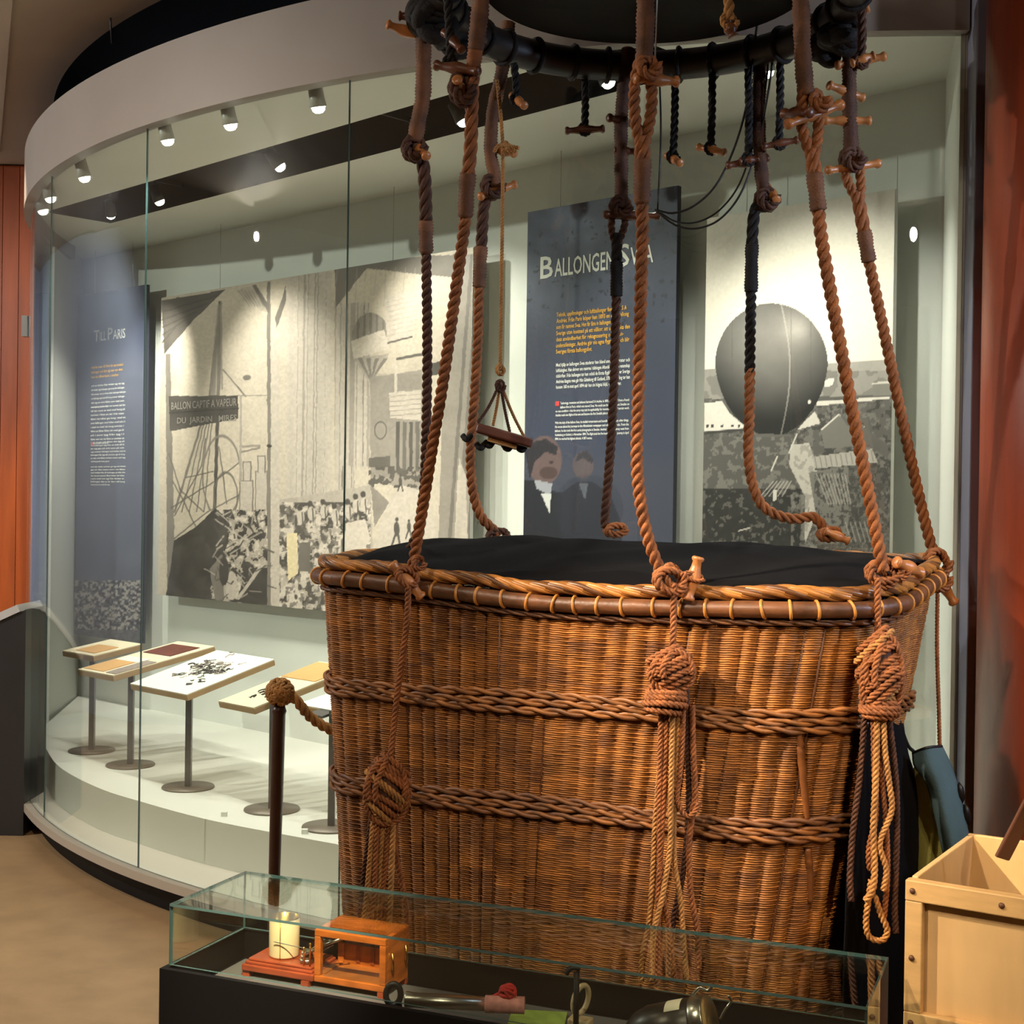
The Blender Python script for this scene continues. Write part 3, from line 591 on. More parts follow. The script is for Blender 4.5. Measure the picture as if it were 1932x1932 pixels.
def balloon_photo(X, Y):
    k = Z(0.3727, 1280, 340); I = Ink(X, Y, (236, 226, 208)); g = lambda v: (v, v * 0.955, v * 0.90)
    zy = (Y - 340) / 0.3727; zx = (X - 1280) / 0.3727
    I.put(np.clip((300 - zy) / 300, 0, 1), (214, 204, 194), 0.7); I.put(1, (220, 210, 196), 0.35 * fbm(X, Y, 70, 2))
    land = zy > 960 - (zx - 130) * 0.055; I.put(land, g(150)); I.put(land & (fbm(X, Y, 26, 8) > 0.52), g(118), 0.7)
    I.put((zy > 905) & (zy < 965) & (zx > 740) & land, g(170), 0.8)
    I.put((zy > 1110 - zx * 0.02) & land, g(92)); I.put((zy > 1110) & (fbm(X, Y, 9, 12, 4) > 0.56), g(122), 0.7); I.put((zy > 1110) & (fbm(X, Y, 8, 15, 4) < 0.40), g(56), 0.7)
    I.poly(k([(740, 1010), (790, 1000), (780, 1040), (740, 1045)]), g(224)); I.poly(k([(700, 1120), (1070, 1095), (1070, 1106), (700, 1142)]), g(216)); I.poly(k([(980, 1025), (1070, 1018), (1070, 1028), (980, 1034)]), g(206))
    I.poly(k([(130, 1130), (220, 1118), (260, 1180), (330, 1240), (330, 1262), (130, 1275)]), g(222))
    I.line(k([(130, 1280), (340, 1262)]), 5, g(60))
    for x in (140, 165, 215, 265, 300): I.poly(k([(x, 1238), (x + 14, 1236), (x + 14, 1250), (x, 1252)]), g(70))
    # river, road, log yards
    I.poly(k([(125, 1300), (600, 1290), (600, 1840), (115, 1840)]), g(86)); I.put((zy > 1300) & (zx < 600) & (fbm(X, Y, 9, 22, 4) > 0.57), g(128), 0.7); I.put((zy > 1560) & (zx < 620), g(40), 0.85)
    I.put((zy > 1560) & (zx < 620) & (fbm(X, Y, 8, 33) > 0.63), g(108), 0.7)
    I.poly(k([(570, 1340), (660, 1330), (700, 1440), (700, 1690), (640, 1840), (640, 1600), (560, 1440)]), g(186)); I.put((zx > 570) & (zx < 700) & (zy > 1340) & (fbm(X, Y, 9, 4) > 0.58), g(140), 0.6)
    I.poly(k([(660, 1480), (860, 1440), (860, 1840), (720, 1840)]), g(118)); I.put((zx > 690) & (zx < 1060) & (zy > 1440) & (fbm(X, Y, 5, 14, 4) > 0.55), g(70), 0.9)
    for t in range(9): I.line(k([(700 + 18 * t, 1490), (760 + 14 * t, 1640)]), 1.4, g(186), 0.7)
    for t in range(7): I.line(k([(845 + 24 * t, 1730), (875 + 24 * t, 1830)]), 1.6, g(176), 0.7)
    I.poly(k([(720, 1265), (810, 1180), (940, 1250), (930, 1345), (740, 1360)]), g(116)); I.line(k([(725, 1262), (812, 1186), (938, 1250)]), 2.5, g(216)); I.poly(k([(810, 1180), (940, 1250), (1060, 1340), (1060, 1410), (900, 1300)]), g(96))
    I.poly(k([(640, 1220), (690, 1170), (720, 1230), (600, 1265)]), g(206)); I.poly(k([(680, 1400), (980, 1360), (1010, 1430), (690, 1460)]), g(172))
    for t in range(12): I.line(k([(690 + 26 * t, 1402 - 3 * t), (700 + 26 * t, 1456 - 3 * t)]), 1.2, g(110), 0.8)
    for t in range(6): I.line(k([(415 + 22 * t, 1600), (480 + 18 * t, 1525)]), 1.6, g(190), 0.8)
    I.poly(k([(480, 1570), (498, 1565), (496, 1620), (480, 1625)]), g(206)); I.line(k([(305, 1775), (360, 1760)]), 1.8, g(200)); 
    for t in range(6): I.line(k([(560 + 20 * t, 1660), (545 + 20 * t, 1740)]), 1.3, g(80), 0.7)
    I.line(k([(600, 1285), (560, 1380)]), 2.5, g(200)); I.line(k([(500, 1400), (470, 1470)]), 2.5, g(206))
    # the balloon
    cx, cy = 1280 + 471 * .3727, 340 + 935 * .3727
    dx = (X - cx) / (285 * .3727); dy = (Y - cy) / (np.where(Y < cy, 312, 360) * .3727); w = np.where(dy > 0, 1 - 0.10 * np.clip(dy, 0, 1), 1)
    r = np.hypot(dx / w, dy); ins = (r < 1) & (zy < 1292)
    sh = 128 - 46 * np.clip(r, 0, 1) ** 2 - 70 * np.clip((dy + 0.15), -0.4, 1.2) + 46 * np.exp(-((dx - 0.45) ** 2 + (dy + 0.6) ** 2) / 0.06)
    sh = np.clip(sh, 34, 190) * (0.94 + 0.1 * fbm(X, Y, 30, 71)); I.C = np.where(ins[:, None], np.c_[sh, sh * 0.95, sh * 0.9], I.C)
    sx = 520 + 45 * np.sin(np.clip((zy - 625) / 660, 0, 1) * PI); I.put(ins & (abs(zx - sx) < 4), g(206), 0.45)
    I.put(ins & (abs(dx) > 0.05) & (np.abs(np.sin(dx * 9)) < 0.08), g(60), 0.18); I.poly(k([(385, 1285), (575, 1285), (575, 1300), (390, 1300)]), g(96))
    I.ell(1280 + 663 * .3727, 340 + 1122 * .3727, 3, 4, g(230)); I.put(1, g(80), 0.10 * fbm(X, Y, 4, 81)); return I.C

def svea_panel(X, Y):
    I = Ink(X, Y, (58, 62, 80)); n = fbm(X, Y, 60, 5); I.put(np.clip((n - 0.5) * 3, 0, 1) * np.clip((640 - Y) / 220, 0, 1), (112, 118, 140), 0.9)
    I.put(np.clip((0.45 - n) * 3, 0, 1) * np.clip((640 - Y) / 220, 0, 1), (40, 42, 56), 0.9); I.put((fbm(X, Y, 9, 9) > 0.74) & (Y < 620), (36, 36, 48))
    I.put(np.clip((Y - 830) / 60, 0, 1), (70, 70, 80), 0.6)
    # two men in dark suits, printed faintly at the foot of the panel
    I.ell(1027, 868, 33, 46, (112, 86, 80), 0.75); I.poly([(990, 850), (1000, 835), (1030, 828), (1052, 842), (1050, 860), (1030, 852), (1008, 872), (1000, 905)], (40, 38, 44), 0.9); I.ell(1035, 892, 17, 12, (70, 54, 52), 0.8); I.ell(1040, 872, 4, 3, (60, 46, 46))
    I.poly([(985, 905), (1010, 905), (1040, 925), (1075, 935), (1085, 1030), (984, 1030)], (38, 38, 44)); I.poly([(1008, 905), (1042, 912), (1038, 935), (1012, 922)], (150, 150, 156)); I.poly([(1020, 930), (1040, 932), (1037, 968)], (196, 194, 190))
    I.ell(1100, 878, 20, 26, (104, 84, 80), 0.6); I.poly([(1086, 872), (1090, 856), (1106, 850), (1120, 866), (1118, 876), (1100, 864)], (52, 50, 56), 0.9)
    I.poly([(1060, 930), (1090, 908), (1116, 908), (1150, 930), (1170, 980), (1175, 1030), (1055, 1030)], (42, 42, 50)); I.poly([(1092, 912), (1110, 912), (1104, 945)], (120, 122, 132), 0.8)
    I.ell(1110, 960, 66, 64, (46, 48, 58), 0.35); return I.C
def till_panel(X, Y):
    I = Ink(X, Y, (48, 52, 72)); I.put(np.clip((Y - 640) / 60, 0, 1), (92, 94, 108), 0.8); n = fbm(X, Y, 50, 15); I.put(np.clip((n - 0.5) * 3, 0, 1), (110, 112, 126), 0.35)  # greyer lower part: pale reflection in the glass painted into the print
    c = Y > 1095; n2 = fbm(X, Y, 4, 25, 3); I.put(c, (96, 92, 94), 0.8); I.put(c & (n2 > 0.56), (170, 162, 154), 0.8); I.put(c & (n2 < 0.4), (44, 44, 52), 0.8); I.put(Y > 1188, (90, 88, 92), 0.8); return I.C

LET = {}
def glyph(txt):
    if txt not in LET:
        c = bpy.data.curves.new('t', 'FONT'); c.body = txt; c.resolution_u = 2; c.fill_mode = 'FRONT'; c.offset = 0.012
        o = bpy.data.objects.new('t', c); COL.objects.link(o); dg = bpy.context.evaluated_depsgraph_get(); me = o.evaluated_get(dg).to_mesh()
        V = np.array([v.co[:] for v in me.vertices]); Fc = [tuple(p.vertices) for p in me.polygons]; o.evaluated_get(dg).to_mesh_clear()
        bpy.data.objects.remove(o); bpy.data.curves.remove(c); LET[txt] = (V, Fc)
    return LET[txt]
def write(mb, txt, x0, x1, y, hpx, D=PD, slope=None):
    V, Fc = glyph(txt)
    if not len(V): return
    a = PW(x0, y, D); c = PW(x1, y, D); w = np.linalg.norm((c - a)[:2]); h = hpx * a[1] / F
    u = (V[:, 0] - V[:, 0].min()) / max(np.ptp(V[:, 0]), 1e-6) * w; v = V[:, 1] / 0.72 * h
    W = np.empty((len(V), 3)); W[:, 0] = a[0] + WE[0] * u - WN[0] * 0.003; W[:, 1] = a[1] + WE[1] * u - WN[1] * 0.003; W[:, 2] = a[2] + v
    mb.add(W, Fc)

tp = panel('text_panel', 'narrow navy text panel with a short white heading at the showcase left end', 148, 276, 560, 0.746, 2.863, edge='dark_edge'); print_on(*tp, 90, 300, till_panel)
b = MB(); write(b, 'T', 178, 188, 645, 22); write(b, 'ILL', 189, 201, 643, 17); write(b, 'P', 204, 213, 641, 23); write(b, 'ARIS', 214, 237, 640, 18); part('heading', b, M['letter_w'], tp[0], False)
b = MB()
for i, (s, x) in enumerate((('Andrée reser till Paris för att studera', 233), ('ballonger och lära sig mer om dem', 232), ('hos en tillverkare i staden', 224))): write(b, s, 173, x, 696 + 9 * i, 5)
part('yellow_text', b, M['letter_y'], tp[0], False)
def lines(mb, n, x0, x1, y0, dy, h, seed):
    r = random.Random(seed); W = 'ballongen resan himlen vinden och med till som från den luften fältet gas korg nät tyg i en av det på stad år sommar'.split()
    for i in range(n):
        s = ' '.join(r.choice(W) for _ in range(8)); write(mb, s, x0, x1 - (0 if i < n - 1 else (x1 - x0) * 0.45) - r.random() * 4, y0 + dy * i, h)
b = MB(); lines(b, 6, 173, 238, 730, 8, 3.6, 1); lines(b, 10, 172, 238, 770, 7.6, 3.6, 2); lines(b, 7, 172, 238, 836, 6, 2.8, 3); lines(b, 7, 172, 238, 882, 5.6, 2.8, 4); part('white_text', b, M['letter_w'], tp[0], False)
b = MB(); write(b, 'I', 172.5, 176, 841, 7); part('flag_mark', b, M['letter_r'], tp[0], False)

wp = panel('workshop_photograph', 'large sepia photograph of a balloon workshop hung in the showcase', 305, 892, 560, 1.044, 2.77, 'photograph'); print_on(*wp, 470, 380, workshop)
b = MB(); write(b, 'BALLON CAPTIF A VAPEUR', 324, 447, 773, 14); write(b, 'DU  JARDIN   MIRES', 335, 447, 799, 11); part('sign_lettering', b, mat('faded_sign_paint', (138, 131, 123), 0.6), wp[0], False)

sv = panel('text_panel', 'wide navy text panel with a yellow paragraph behind the ropes', 994, 1276, 560, 0.77, 2.885, edge='dark_edge'); print_on(*sv, 150, 330, svea_panel)
b = MB(); write(b, 'B', 1020, 1044, 526, 42); write(b, 'ALLONGEN', 1047, 1159, 522, 34); write(b, 'S', 1167, 1188, 503, 42); write(b, 'VEA', 1190, 1233, 500, 34); part('heading', b, M['letter_w'], sv[0], False)
b = MB()
ytx = ['Teknik, uppfinningar och luftballonger fascinerar S A', 'Andrée. Från Paris köper han 1893 en egen ballong', 'som får namnet Svea. Han får låna in ballongen till', 'Sverige utan kostnad på ett villkor, att undersöka den', 'dess användbarhet för rekognosering och veten-', 'undersökningar. Andrée gör nio egna flygningar och blir', 'Sveriges första ballongpilot.']
for i, (s, x) in enumerate(zip(ytx, (1183, 1187, 1160, 1189, 1177, 1188, 1118))): write(b, s, 1051 - 0.2 * i, x, 598 + 11.6 * i, 8)
part('yellow_text', b, M['letter_y'], sv[0], False)
wtx = ['Med hjälp av ballongen Svea studerar han bland annat temperatur och', 'luftfuktighet. Han skriver om resorna i tidningen Aftonbladet och i vetenskap', 'tidskrifter. Från ballongen tar han också de första flygbilderna över Sverige', 'Andrées längsta resa går från Göteborg till Gotland, 370 km. En gång tar han', 'honom 160 m mot april 1894 når han sin högsta höjd, 4 387 meter.']
b = MB()
for i, s in enumerate(wtx): write(b, s, 1050, 1189 if i < 4 else 1173, 692 + 10.4 * i, 6.6)
etx = ['Technology, inventions and balloons fascinated S A Andrée. In 1893 he purchased from a French', 'balloon firm in Paris, which was named Svea. He could use them throughout Sweden on', 'on one condition - that the army may test its applicability for reconnaissance and terrain work.', 'Andrée made nine flights of his own and became the first Swedish pilot ever.']
for i, s in enumerate(etx): write(b, s, 1058 if i < 2 else 1049, 1188 if i < 3 else 1152, 763 + 7.6 * i, 4.6)
etx = ['With the help of the balloon Svea, he studied temperature and humidity among many other things.', 'He wrote about his journeys in the Aftonbladet newspaper and scientific journals. From the', 'balloon, he also took the first aerial photographs in Sweden. Andrée\'s longest journey went from', 'Gothenburg to Gotland, in November 1894. The flight took him five hours. During his journey in April', '1894, he reached his highest altitude, 4 387 metres.']
for i, s in enumerate(etx): write(b, s, 1048, 1187 if i < 4 else 1118, 800 + 7.6 * i, 4.6)
part('white_text', b, M['letter_w'], sv[0], False)
b = MB(); write(b, 'I', 1048.5, 1056, 766, 9); part('flag_mark', b, M['letter_r'], sv[0], False)

bp = panel('balloon_photograph', 'tall sepia photograph of a dark round balloon above fields', 1333, 1687, 480, 0.95, 2.735, 'photograph'); print_on(*bp, 250, 420, balloon_photo)

# ================================================================== DOCUMENT STANDS ON THE PLATFORM
def doc_stand(name, label, base, tray, paint, z=0.33, grp='slanted document stands on the showcase platform'):
    c = PZ(base[0], base[1], z); t = thing(name, label, 'display stand', (c[0], c[1], z), grp)
    b = MB(); b.lathe([(0.001, 0), (0.112, 0.0), (0.115, 0.003), (0.113, 0.008), (0.001, 0.008)], c, (0, 0, 1), 40); part('base_disc', b, M['basebronze'], t)
    A, B_, D_ = tray                                      # near-left, near-right, far-right corners: pixel x, y, distance
    A = P(*A); B_ = P(*B_); D_ = P(*D_); e1 = B_ - A; e2 = D_ - B_; n = np.cross(e1, e2); n /= np.linalg.norm(n); n = n if n[2] > 0 else -n
    u = e1 / np.linalg.norm(e1); v = np.cross(n, u); w = np.linalg.norm(e1); h = e2 @ v; cen = A + e1 / 2 + v * h / 2
    b = MB(); b.box(cen - n * 0.018, (w, h, 0.026), [u, v, n]); bevel(part('tray', b, M['trayedge'], t, False), 0.002, 1)
    b = MB(); b.box(cen - n * 0.003, (w - 0.002, h - 0.002, 0.004), [u, v, n]); part('card', b, M[paint[0]], t, False)
    for (m, x0, y0, x1, y1, nm) in paint[1:]:
        q = A + u * w * (x0 + x1) / 2 + v * h * (y0 + y1) / 2 + n * (0.0008 + 0.0006 * random.random())
        b = MB(); b.box(q, (w * (x1 - x0), h * (y1 - y0), 0.003), [u, v, n]); part(nm, b, M[m], t, False)
    top = cen - n * 0.03; b = MB(); b.box(((c[0] + top[0]) / 2 * 0 + c[0], c[1], (z + top[2]) / 2), (0.026, 0.026, top[2] - z - 0.008)); part('post', b, M['graystand'], t, False)
    b = MB(); b.box(np.array([c[0], c[1], top[2]]) * 0.5 + top * 0.5, (abs(c[0] - top[0]) + 0.05, abs(c[1] - top[1]) + 0.05, 0.01), [u, v, n]); part('bracket', b, M['graystand'], t, False)
    return t, cen, u, v, n, w, h
doc_stand('document_stand', 'small document stand with an orange sheet, furthest left in the showcase', (173, 1417), ((117, 1227, 6.98), (176, 1237, 6.78), (240, 1210, 7.08)),
          ['paper', ('paperorange', 0.25, 0.12, 0.85, 0.6, 'orange_sheet')])
doc_stand('document_stand', 'long document stand with a dark red photograph, second from the left', (246, 1444), ((146, 1262, 6.66), (213, 1274, 6.42), (356, 1212, 6.98)),
          ['paper', ('paperorange', 0.06, 0.04, 0.62, 0.34, 'leaflet'), ('whitepaper', 0.10, 0.34, 0.70, 0.46, 'white_slip'), ('greyink', 0.72, 0.03, 0.98, 0.42, 'grey_sheet'), ('redink', 0.12, 0.6, 0.86, 0.9, 'dark_photograph')])
ds = doc_stand('document_stand', 'wide document stand with a white sheet and black ink drawing', (355, 1486), ((245, 1289, 6.20), (352, 1310, 5.92), (485, 1238, 6.36)), ['whitepaper'])
def scribble(t, cen, u, v, n, w, h, x0, x1, y0, y1, m, k, seed, name='ink_drawing', r=0.0012):
    R = random.Random(seed); b = MB(); org = cen - u * w / 2 - v * h / 2 + n * 0.0022
    for _ in range(k):
        x = R.uniform(x0, x1); y = R.gauss((y0 + y1) / 2, (y1 - y0) / 4); pts = [org + u * w * x + v * h * y]
        for _ in range(4): x += R.uniform(-.05, .05); y += R.uniform(-.04, .04); pts.append(org + u * w * x + v * h * y)
        p = np.array(pts); tube(b, catmull(p, 4), r * R.uniform(0.6, 2.2), 4)
    part(name, b, M[m], t)
scribble(*ds, 0.2, 0.8, 0.25, 0.75, 'ink', 60, 3); scribble(*ds, 0.25, 0.75, 0.3, 0.9, 'greyink', 40, 5, 'wash_drawing')
ds = doc_stand('document_stand', 'document stand with an open yellowed folder behind the rope post', (513, 1528), ((411, 1322, 5.86), (478, 1335, 5.62), (640, 1252, 6.05)), ['paper', ('paperorange', 0.04, 0.60, 0.96, 0.97, 'folder_flap')])
scribble(*ds, 0.35, 0.8, 0.1, 0.5, 'ink', 26, 9); 
doc_stand('document_stand', 'document stand with a navy picture, half hidden behind the basket', (625, 1561), ((560, 1328, 5.62), (640, 1342, 5.35), (740, 1285, 5.7)), ['whitepaper', ('navy', 0.35, 0.25, 0.85, 0.8, 'navy_picture')])
for (x, y, lab) in ((423, 1540, 'tiny clear label block on the platform left of the rope post'), (575, 1573, 'tiny clear label block on the platform right of the rope post')):
    c = PZ(x, y, 0.33); b = MB(); b.box((c[0], c[1], 0.339), (0.022, 0.022, 0.018)); single('label_block', b, M['white'], lab, 'label block', False)

# ================================================================== THE WICKER BASKET
def rounded(corners, radii, ns=14, nl=40):
    out = []; n = len(corners); C = [np.asarray(c, float) for c in corners]
    for i in range(n):
        a, c, d = C[i - 1], C[i], C[(i + 1) % n]; u = (a - c) / np.linalg.norm(a - c); v = (d - c) / np.linalg.norm(d - c)
        ang = math.acos(np.clip(u @ v, -1, 1)); t = radii[i] / math.tan(ang / 2); p0 = c + u * t; p1 = c + v * t
        bis = (u + v) / np.linalg.norm(u + v); o = c + bis * radii[i] / math.sin(ang / 2)
        a0 = math.atan2(*(p0 - o)[::-1]); a1 = math.atan2(*(p1 - o)[::-1]); da = (a1 - a0 + PI) % (2 * PI) - PI
        out += [o + radii[i] * np.array([math.cos(a0 + da * k / ns), math.sin(a0 + da * k / ns)]) for k in range(ns + 1)]
        nx = C[(i + 1) % n]; e = C[(i + 2) % n]; u2 = (c - nx) / np.linalg.norm(c - nx); v2 = (e - nx) / np.linalg.norm(e - nx); ang2 = math.acos(np.clip(u2 @ v2, -1, 1))
        q = nx + u2 * radii[(i + 1) % n] / math.tan(ang2 / 2); out += [p1 + (q - p1) * k / nl for k in range(1, nl)]
    return np.array(out)
TOPC = [(-0.585, 3.90), (0.87, 3.26), (1.25, 3.93), (-0.32, 4.42)]; BOTC = [(-0.50, 3.88), (0.70, 3.34), (0.98, 3.82), (-0.27, 4.30)]
RAD = [0.13, 0.30, 0.15, 0.13]
OT = rounded(TOPC, RAD); OB = rounded(BOTC, RAD)
_s = np.r_[0, np.cumsum(np.linalg.norm(np.diff(np.vstack([OT, OT[:1]]), axis=0), axis=1))]; PERIM = _s[-1]
def outline(s, f):                                        # s metres round the rim, f 0 floor .. 1 rim
    s = np.mod(s, PERIM); t = np.stack([np.interp(s, _s, np.r_[OT[:, k], OT[0, k]]) for k in (0, 1)], -1); b_ = np.stack([np.interp(s, _s, np.r_[OB[:, k], OB[0, k]]) for k in (0, 1)], -1)
    f = np.asarray(f)[..., None]; return b_ + (t - b_) * f
def onorm(s):
    e = 0.004; d = outline(s + e, np.ones_like(s)) - outline(s - e, np.ones_like(s)); d /= np.linalg.norm(d, axis=-1)[..., None]; return np.stack([d[..., 1], -d[..., 0]], -1)
def s_at(corner): return _s[np.argmin(np.linalg.norm(OT - np.asarray(corner), axis=1))]
sA, sB, sC, sD = (s_at(c) for c in TOPC); ZBOT = 0.22
_ks = np.array([sA, (sA + sB) * 0.5 + 0.05, sB, sC, sD, sA + PERIM]); _kz = np.array([1.43, 1.385, 1.398, 1.462, 1.452, 1.43])
def rimz(s):
    s = np.mod(np.asarray(s, float) - sA, PERIM) + sA; x = np.interp(s, _ks, np.arange(6)); i = np.clip(x.astype(int), 0, 4); f = x - i; f = f * f * (3 - 2 * f); return _kz[i] * (1 - f) + _kz[i + 1] * f
def bpos(s, z, off=0.0):
    s = np.asarray(s, float); z = np.broadcast_to(np.asarray(z, float), s.shape); f = (z - ZBOT) / (rimz(s) - ZBOT); xy = outline(s, f) + onorm(s) * np.asarray(off)[..., None]
    return np.concatenate([xy, z[..., None]], -1)

bk = thing('balloon_basket', 'large brown wicker balloon basket with twisted rim and rope tackle', 'basket', (0.3, 3.85, ZBOT))
NST = 88; WST = PERIM / NST; SPS = 6; NS = NST * SPS
sv_ = np.arange(NS) / NS * PERIM
# fine weave: one row of willow after the other, bulging between the stakes
rows = 196; aX = np.radians([-82, -28, 28, 82])
V = np.empty((rows, NS, 4, 3)); T = np.empty((rows, NS, 4)); nor = onorm(sv_); ztop = rimz(sv_) - 0.050
colr = RNG.random((rows // 7 + 2, NST)); jit = RNG.random(rows)
_pj = np.cumsum(1 + RNG.uniform(-0.22, 0.22, NST)); _pj = np.r_[0, _pj * NST / _pj[-1]]; warp = np.interp(sv_ / WST, np.arange(NST + 1), _pj)   # uneven stake spacing
colidx = np.floor(warp).astype(int) % NST; gdep = RNG.uniform(0.55, 1.25, NST)
wob = np.cumsum(RNG.normal(0, 0.25, (rows, NST)), axis=0); wob -= np.linspace(0, 1, rows)[:, None] * wob[-1]
for r in range(rows):
    f = (r + 0.5) / rows; wr = warp + 0.07 * np.sin(r * 0.045 + colidx * 1.3); wave = np.cos(2 * PI * wr); alt = np.cos(PI * wr)
    z = ZBOT + (ztop - ZBOT) * f + 0.00045 * np.interp(sv_ / WST, np.arange(NST), wob[r], period=NST) - 0.0016 * np.abs(alt) + 0.0012 * (np.random.default_rng(400 + r // 9).random(NST)[colidx] - 0.5)
    off = -0.0125 * gdep[colidx] * (0.5 + 0.5 * wave) ** 1.8 + 0.0011 * (1 if r % 2 else -1) * alt + RNG.normal(0, 0.0005) + 0.0014 * (np.random.default_rng(r // 5).random(NST)[colidx] - 0.5)
    hz = (ztop - ZBOT) / rows; rz = hz * 0.52 * (0.82 + 0.24 * jit[r])
    xy = outline(sv_, (z - ZBOT) / (rimz(sv_) - ZBOT)) + nor * off[:, None]
    for k, a in enumerate(aX):
        V[r, :, k, :2] = xy + nor * (0.0056 * math.cos(a)); V[r, :, k, 2] = z + rz * math.sin(a)
    T[r] = np.clip(0.15 + 0.5 * (colr[r // 7][colidx] ** 2) + 0.2 * (jit[r] > 0.9) + 0.25 * (RNG.random(NST)[colidx] - 0.5), 0, 1)[:, None]
rI, sI, kI = np.meshgrid(np.arange(rows), np.arange(NS), np.arange(3), indexing='ij'); s2 = (sI + 1) % NS
ix = lambda r, s, k: (r * NS + s) * 4 + k
Fq = np.stack([ix(rI, sI, kI), ix(rI, s2, kI), ix(rI, s2, kI + 1), ix(rI, sI, kI + 1)], -1).reshape(-1, 4)
b = MB(); b.add(V.reshape(-1, 3), Fq, T.reshape(-1) + 1e-4); part('weave', b, M['wicker'], bk, True, 'fine woven willow body', 'stuff')
b = MB()
for k in range(NST):
    s = (k) * WST; zt = rimz(s) - 0.03; tube(b, np.array([bpos(np.array(s), z_, -0.010) for z_ in np.linspace(ZBOT, zt, 5)]), 0.0055, 6)
part('stakes', b, M['wickerdark'], bk, True, None, 'stuff')
b = MB(); ss = np.linspace(0, PERIM, 240); b.strip(list(bpos(ss, ZBOT + 0.002, -0.02)), list(bpos(ss, 1.33, -0.02))); part('lining', b, M['wickerdark'], bk)
b = MB(); b.prism([tuple(q) for q in OB * 0.97 + OB.mean(0) * 0.03], ZBOT - 0.0, ZBOT + 0.02); part('bottom', b, M['wickerdark'], bk, False)
# bands of twisted thick rods
def band(z, n, dz, R, pitch, drop=0.0, off=0.011, mname='wale'):
    for k in range(n):
        s = np.linspace(0, PERIM, 360); p = bpos(s, z + dz * k + 0.004 * np.sin(s * 7 + k) - drop * 0, off)
        b = MB(); rope(b, p, R, pitch, 2, 7, 14, smooth=False, tint=lambda: random.random() * 0.7, phase=k * 1.9); part('twisted_band', b, M[mname], bk)
band(1.062, 3, 0.0190, 0.0118, 0.14); band(0.790, 3, 0.0190, 0.0118, 0.14); band(0.27, 2, 0.02, 0.013, 0.15)
s = np.linspace(0, PERIM, 360); b = MB(); rope(b, np.c_[bpos(s, rimz(s) - 0.075, 0.008)], 0.009, 0.15, 3, 6, 12, smooth=False, tint=lambda: 0.6 + 0.4 * random.random()); part('twisted_band', b, M['wale'], bk)
# pole under the rim with its cane rings, and the braided rim
s = np.linspace(0, PERIM, 300); p = bpos(s, rimz(s) - 0.043, 0.018); b = MB(); tube(b, p, 0.0205 * (1 + 0.05 * np.sin(s * 31) * np.sin(s * 13)), 12, cap=False); pole = part('rim_pole', b, M['pole'], bk)
nr = 62
for k in range(nr):
    sk = PERIM * (k + 0.3 * random.random()) / nr; t3 = bpos(np.array([sk - 0.002, sk + 0.002]), rimz(np.array([sk - .002, sk + .002])) - 0.043, np.array(0.018)); c = t3.mean(0); d = t3[1] - t3[0]; d /= np.linalg.norm(d)
    tilt = random.uniform(-0.25, 0.25); d = d + np.array([0, 0, tilt]); d /= np.linalg.norm(d); u = np.cross(d, (0, 0, 1)); u /= np.linalg.norm(u); v = np.cross(d, u)
    b = MB(); tube(b, ring_loop(c, u, v, 0.0215, 0.0222, 18), 0.0040, 6, closed=True); part('cane_ring', b, M['cane'], pole)
s = np.linspace(0, PERIM, 420); p = bpos(s, rimz(s) - 0.0035 + 0.003 * np.sin(s * 23), -0.002 + 0.003 * np.sin(s * 17))
for k in range(2):
    b = MB(); rope(b, p + np.array([0, 0, 0.0]), 0.0205 - 0.002 * k, 0.26, 5, 6, 22, smooth=False, tint=lambda: random.random() ** 1.5, phase=k * 0.6); part('rim_braid', b, M['braid'], bk)
# split repair batten on the right-hand corner
def s_px(x, z):                                            # rim length whose front surface meets picture column x at height z
    ss = np.linspace(sA, sB + 0.3, 900); xs = proj(bpos(ss, z, 0.0))[0]; return float(ss[np.argmin(abs(xs - x))])
for (pts_) in ([(1507, 1.05), (1511, 1.0), (1516, 0.92), (1521, 0.83)], [(1523, 0.76), (1526, 0.70), (1528, 0.62)]):
    b = MB(); pp = np.array([bpos(np.array(s_px(x, z)), z, 0.001) for x, z in pts_]); pp = catmull(pp, 8); pp += RNG.normal(0, 0.0008, pp.shape); tube(b, pp, 0.0105 * (0.75 + 0.25 * np.sin(np.linspace(0.3, 2.9, len(pp)))), 8); part('repair_batten', b, M['batten'], bk)
# low dark podium that carries the basket
b = MB(); pod = OB * 1.06 - OB.mean(0) * 0.06; b.prism([tuple(q) for q in pod], 0.0, ZBOT); single('podium', b, M['slate'], 'low dark podium under the wicker basket', 'podium', False, loc=(0.3, 3.85, 0))

# black canvas thrown over the opening
nr_, na = 26, 150; sa = np.arange(na) / na * PERIM; rimp = bpos(sa, rimz(sa), -0.022); cen = np.array([0.32, 3.87, 0]); V = np.empty((nr_ + 1, na, 3))
fd = np.array([0.405, 0.914])                                # from the front edge to the back edge
for i in range(nr_ + 1):
    f = i / nr_; xy = cen[:2] + (rimp[:, :2] - cen[:2]) * (0.03 + 0.965 * f); dpt = ((xy - np.array([0.14, 3.58])) @ fd) / 0.62; lat = (xy - np.array([0.14, 3.58])) @ np.array([0.914, -0.405])
    z = 1.402 + 0.092 * np.clip(dpt * 1.25, 0, 1) ** 0.9 - 0.02 * np.clip((lat - 0.1) / 0.6, 0, 1) * np.clip(dpt, 0, 1) + 0.006 * np.sin(lat * 9 + dpt * 5) + 0.004 * np.sin(lat * 21 - dpt * 11)
    z = np.where(f > 0.86, np.minimum(z, rimp[:, 2] + 0.012 + 0.03 * np.clip(dpt, 0, 1)), z); V[i, :, :2] = xy; V[i, :, 2] = z - 0.015 * max(0, f - 0.9) * 10
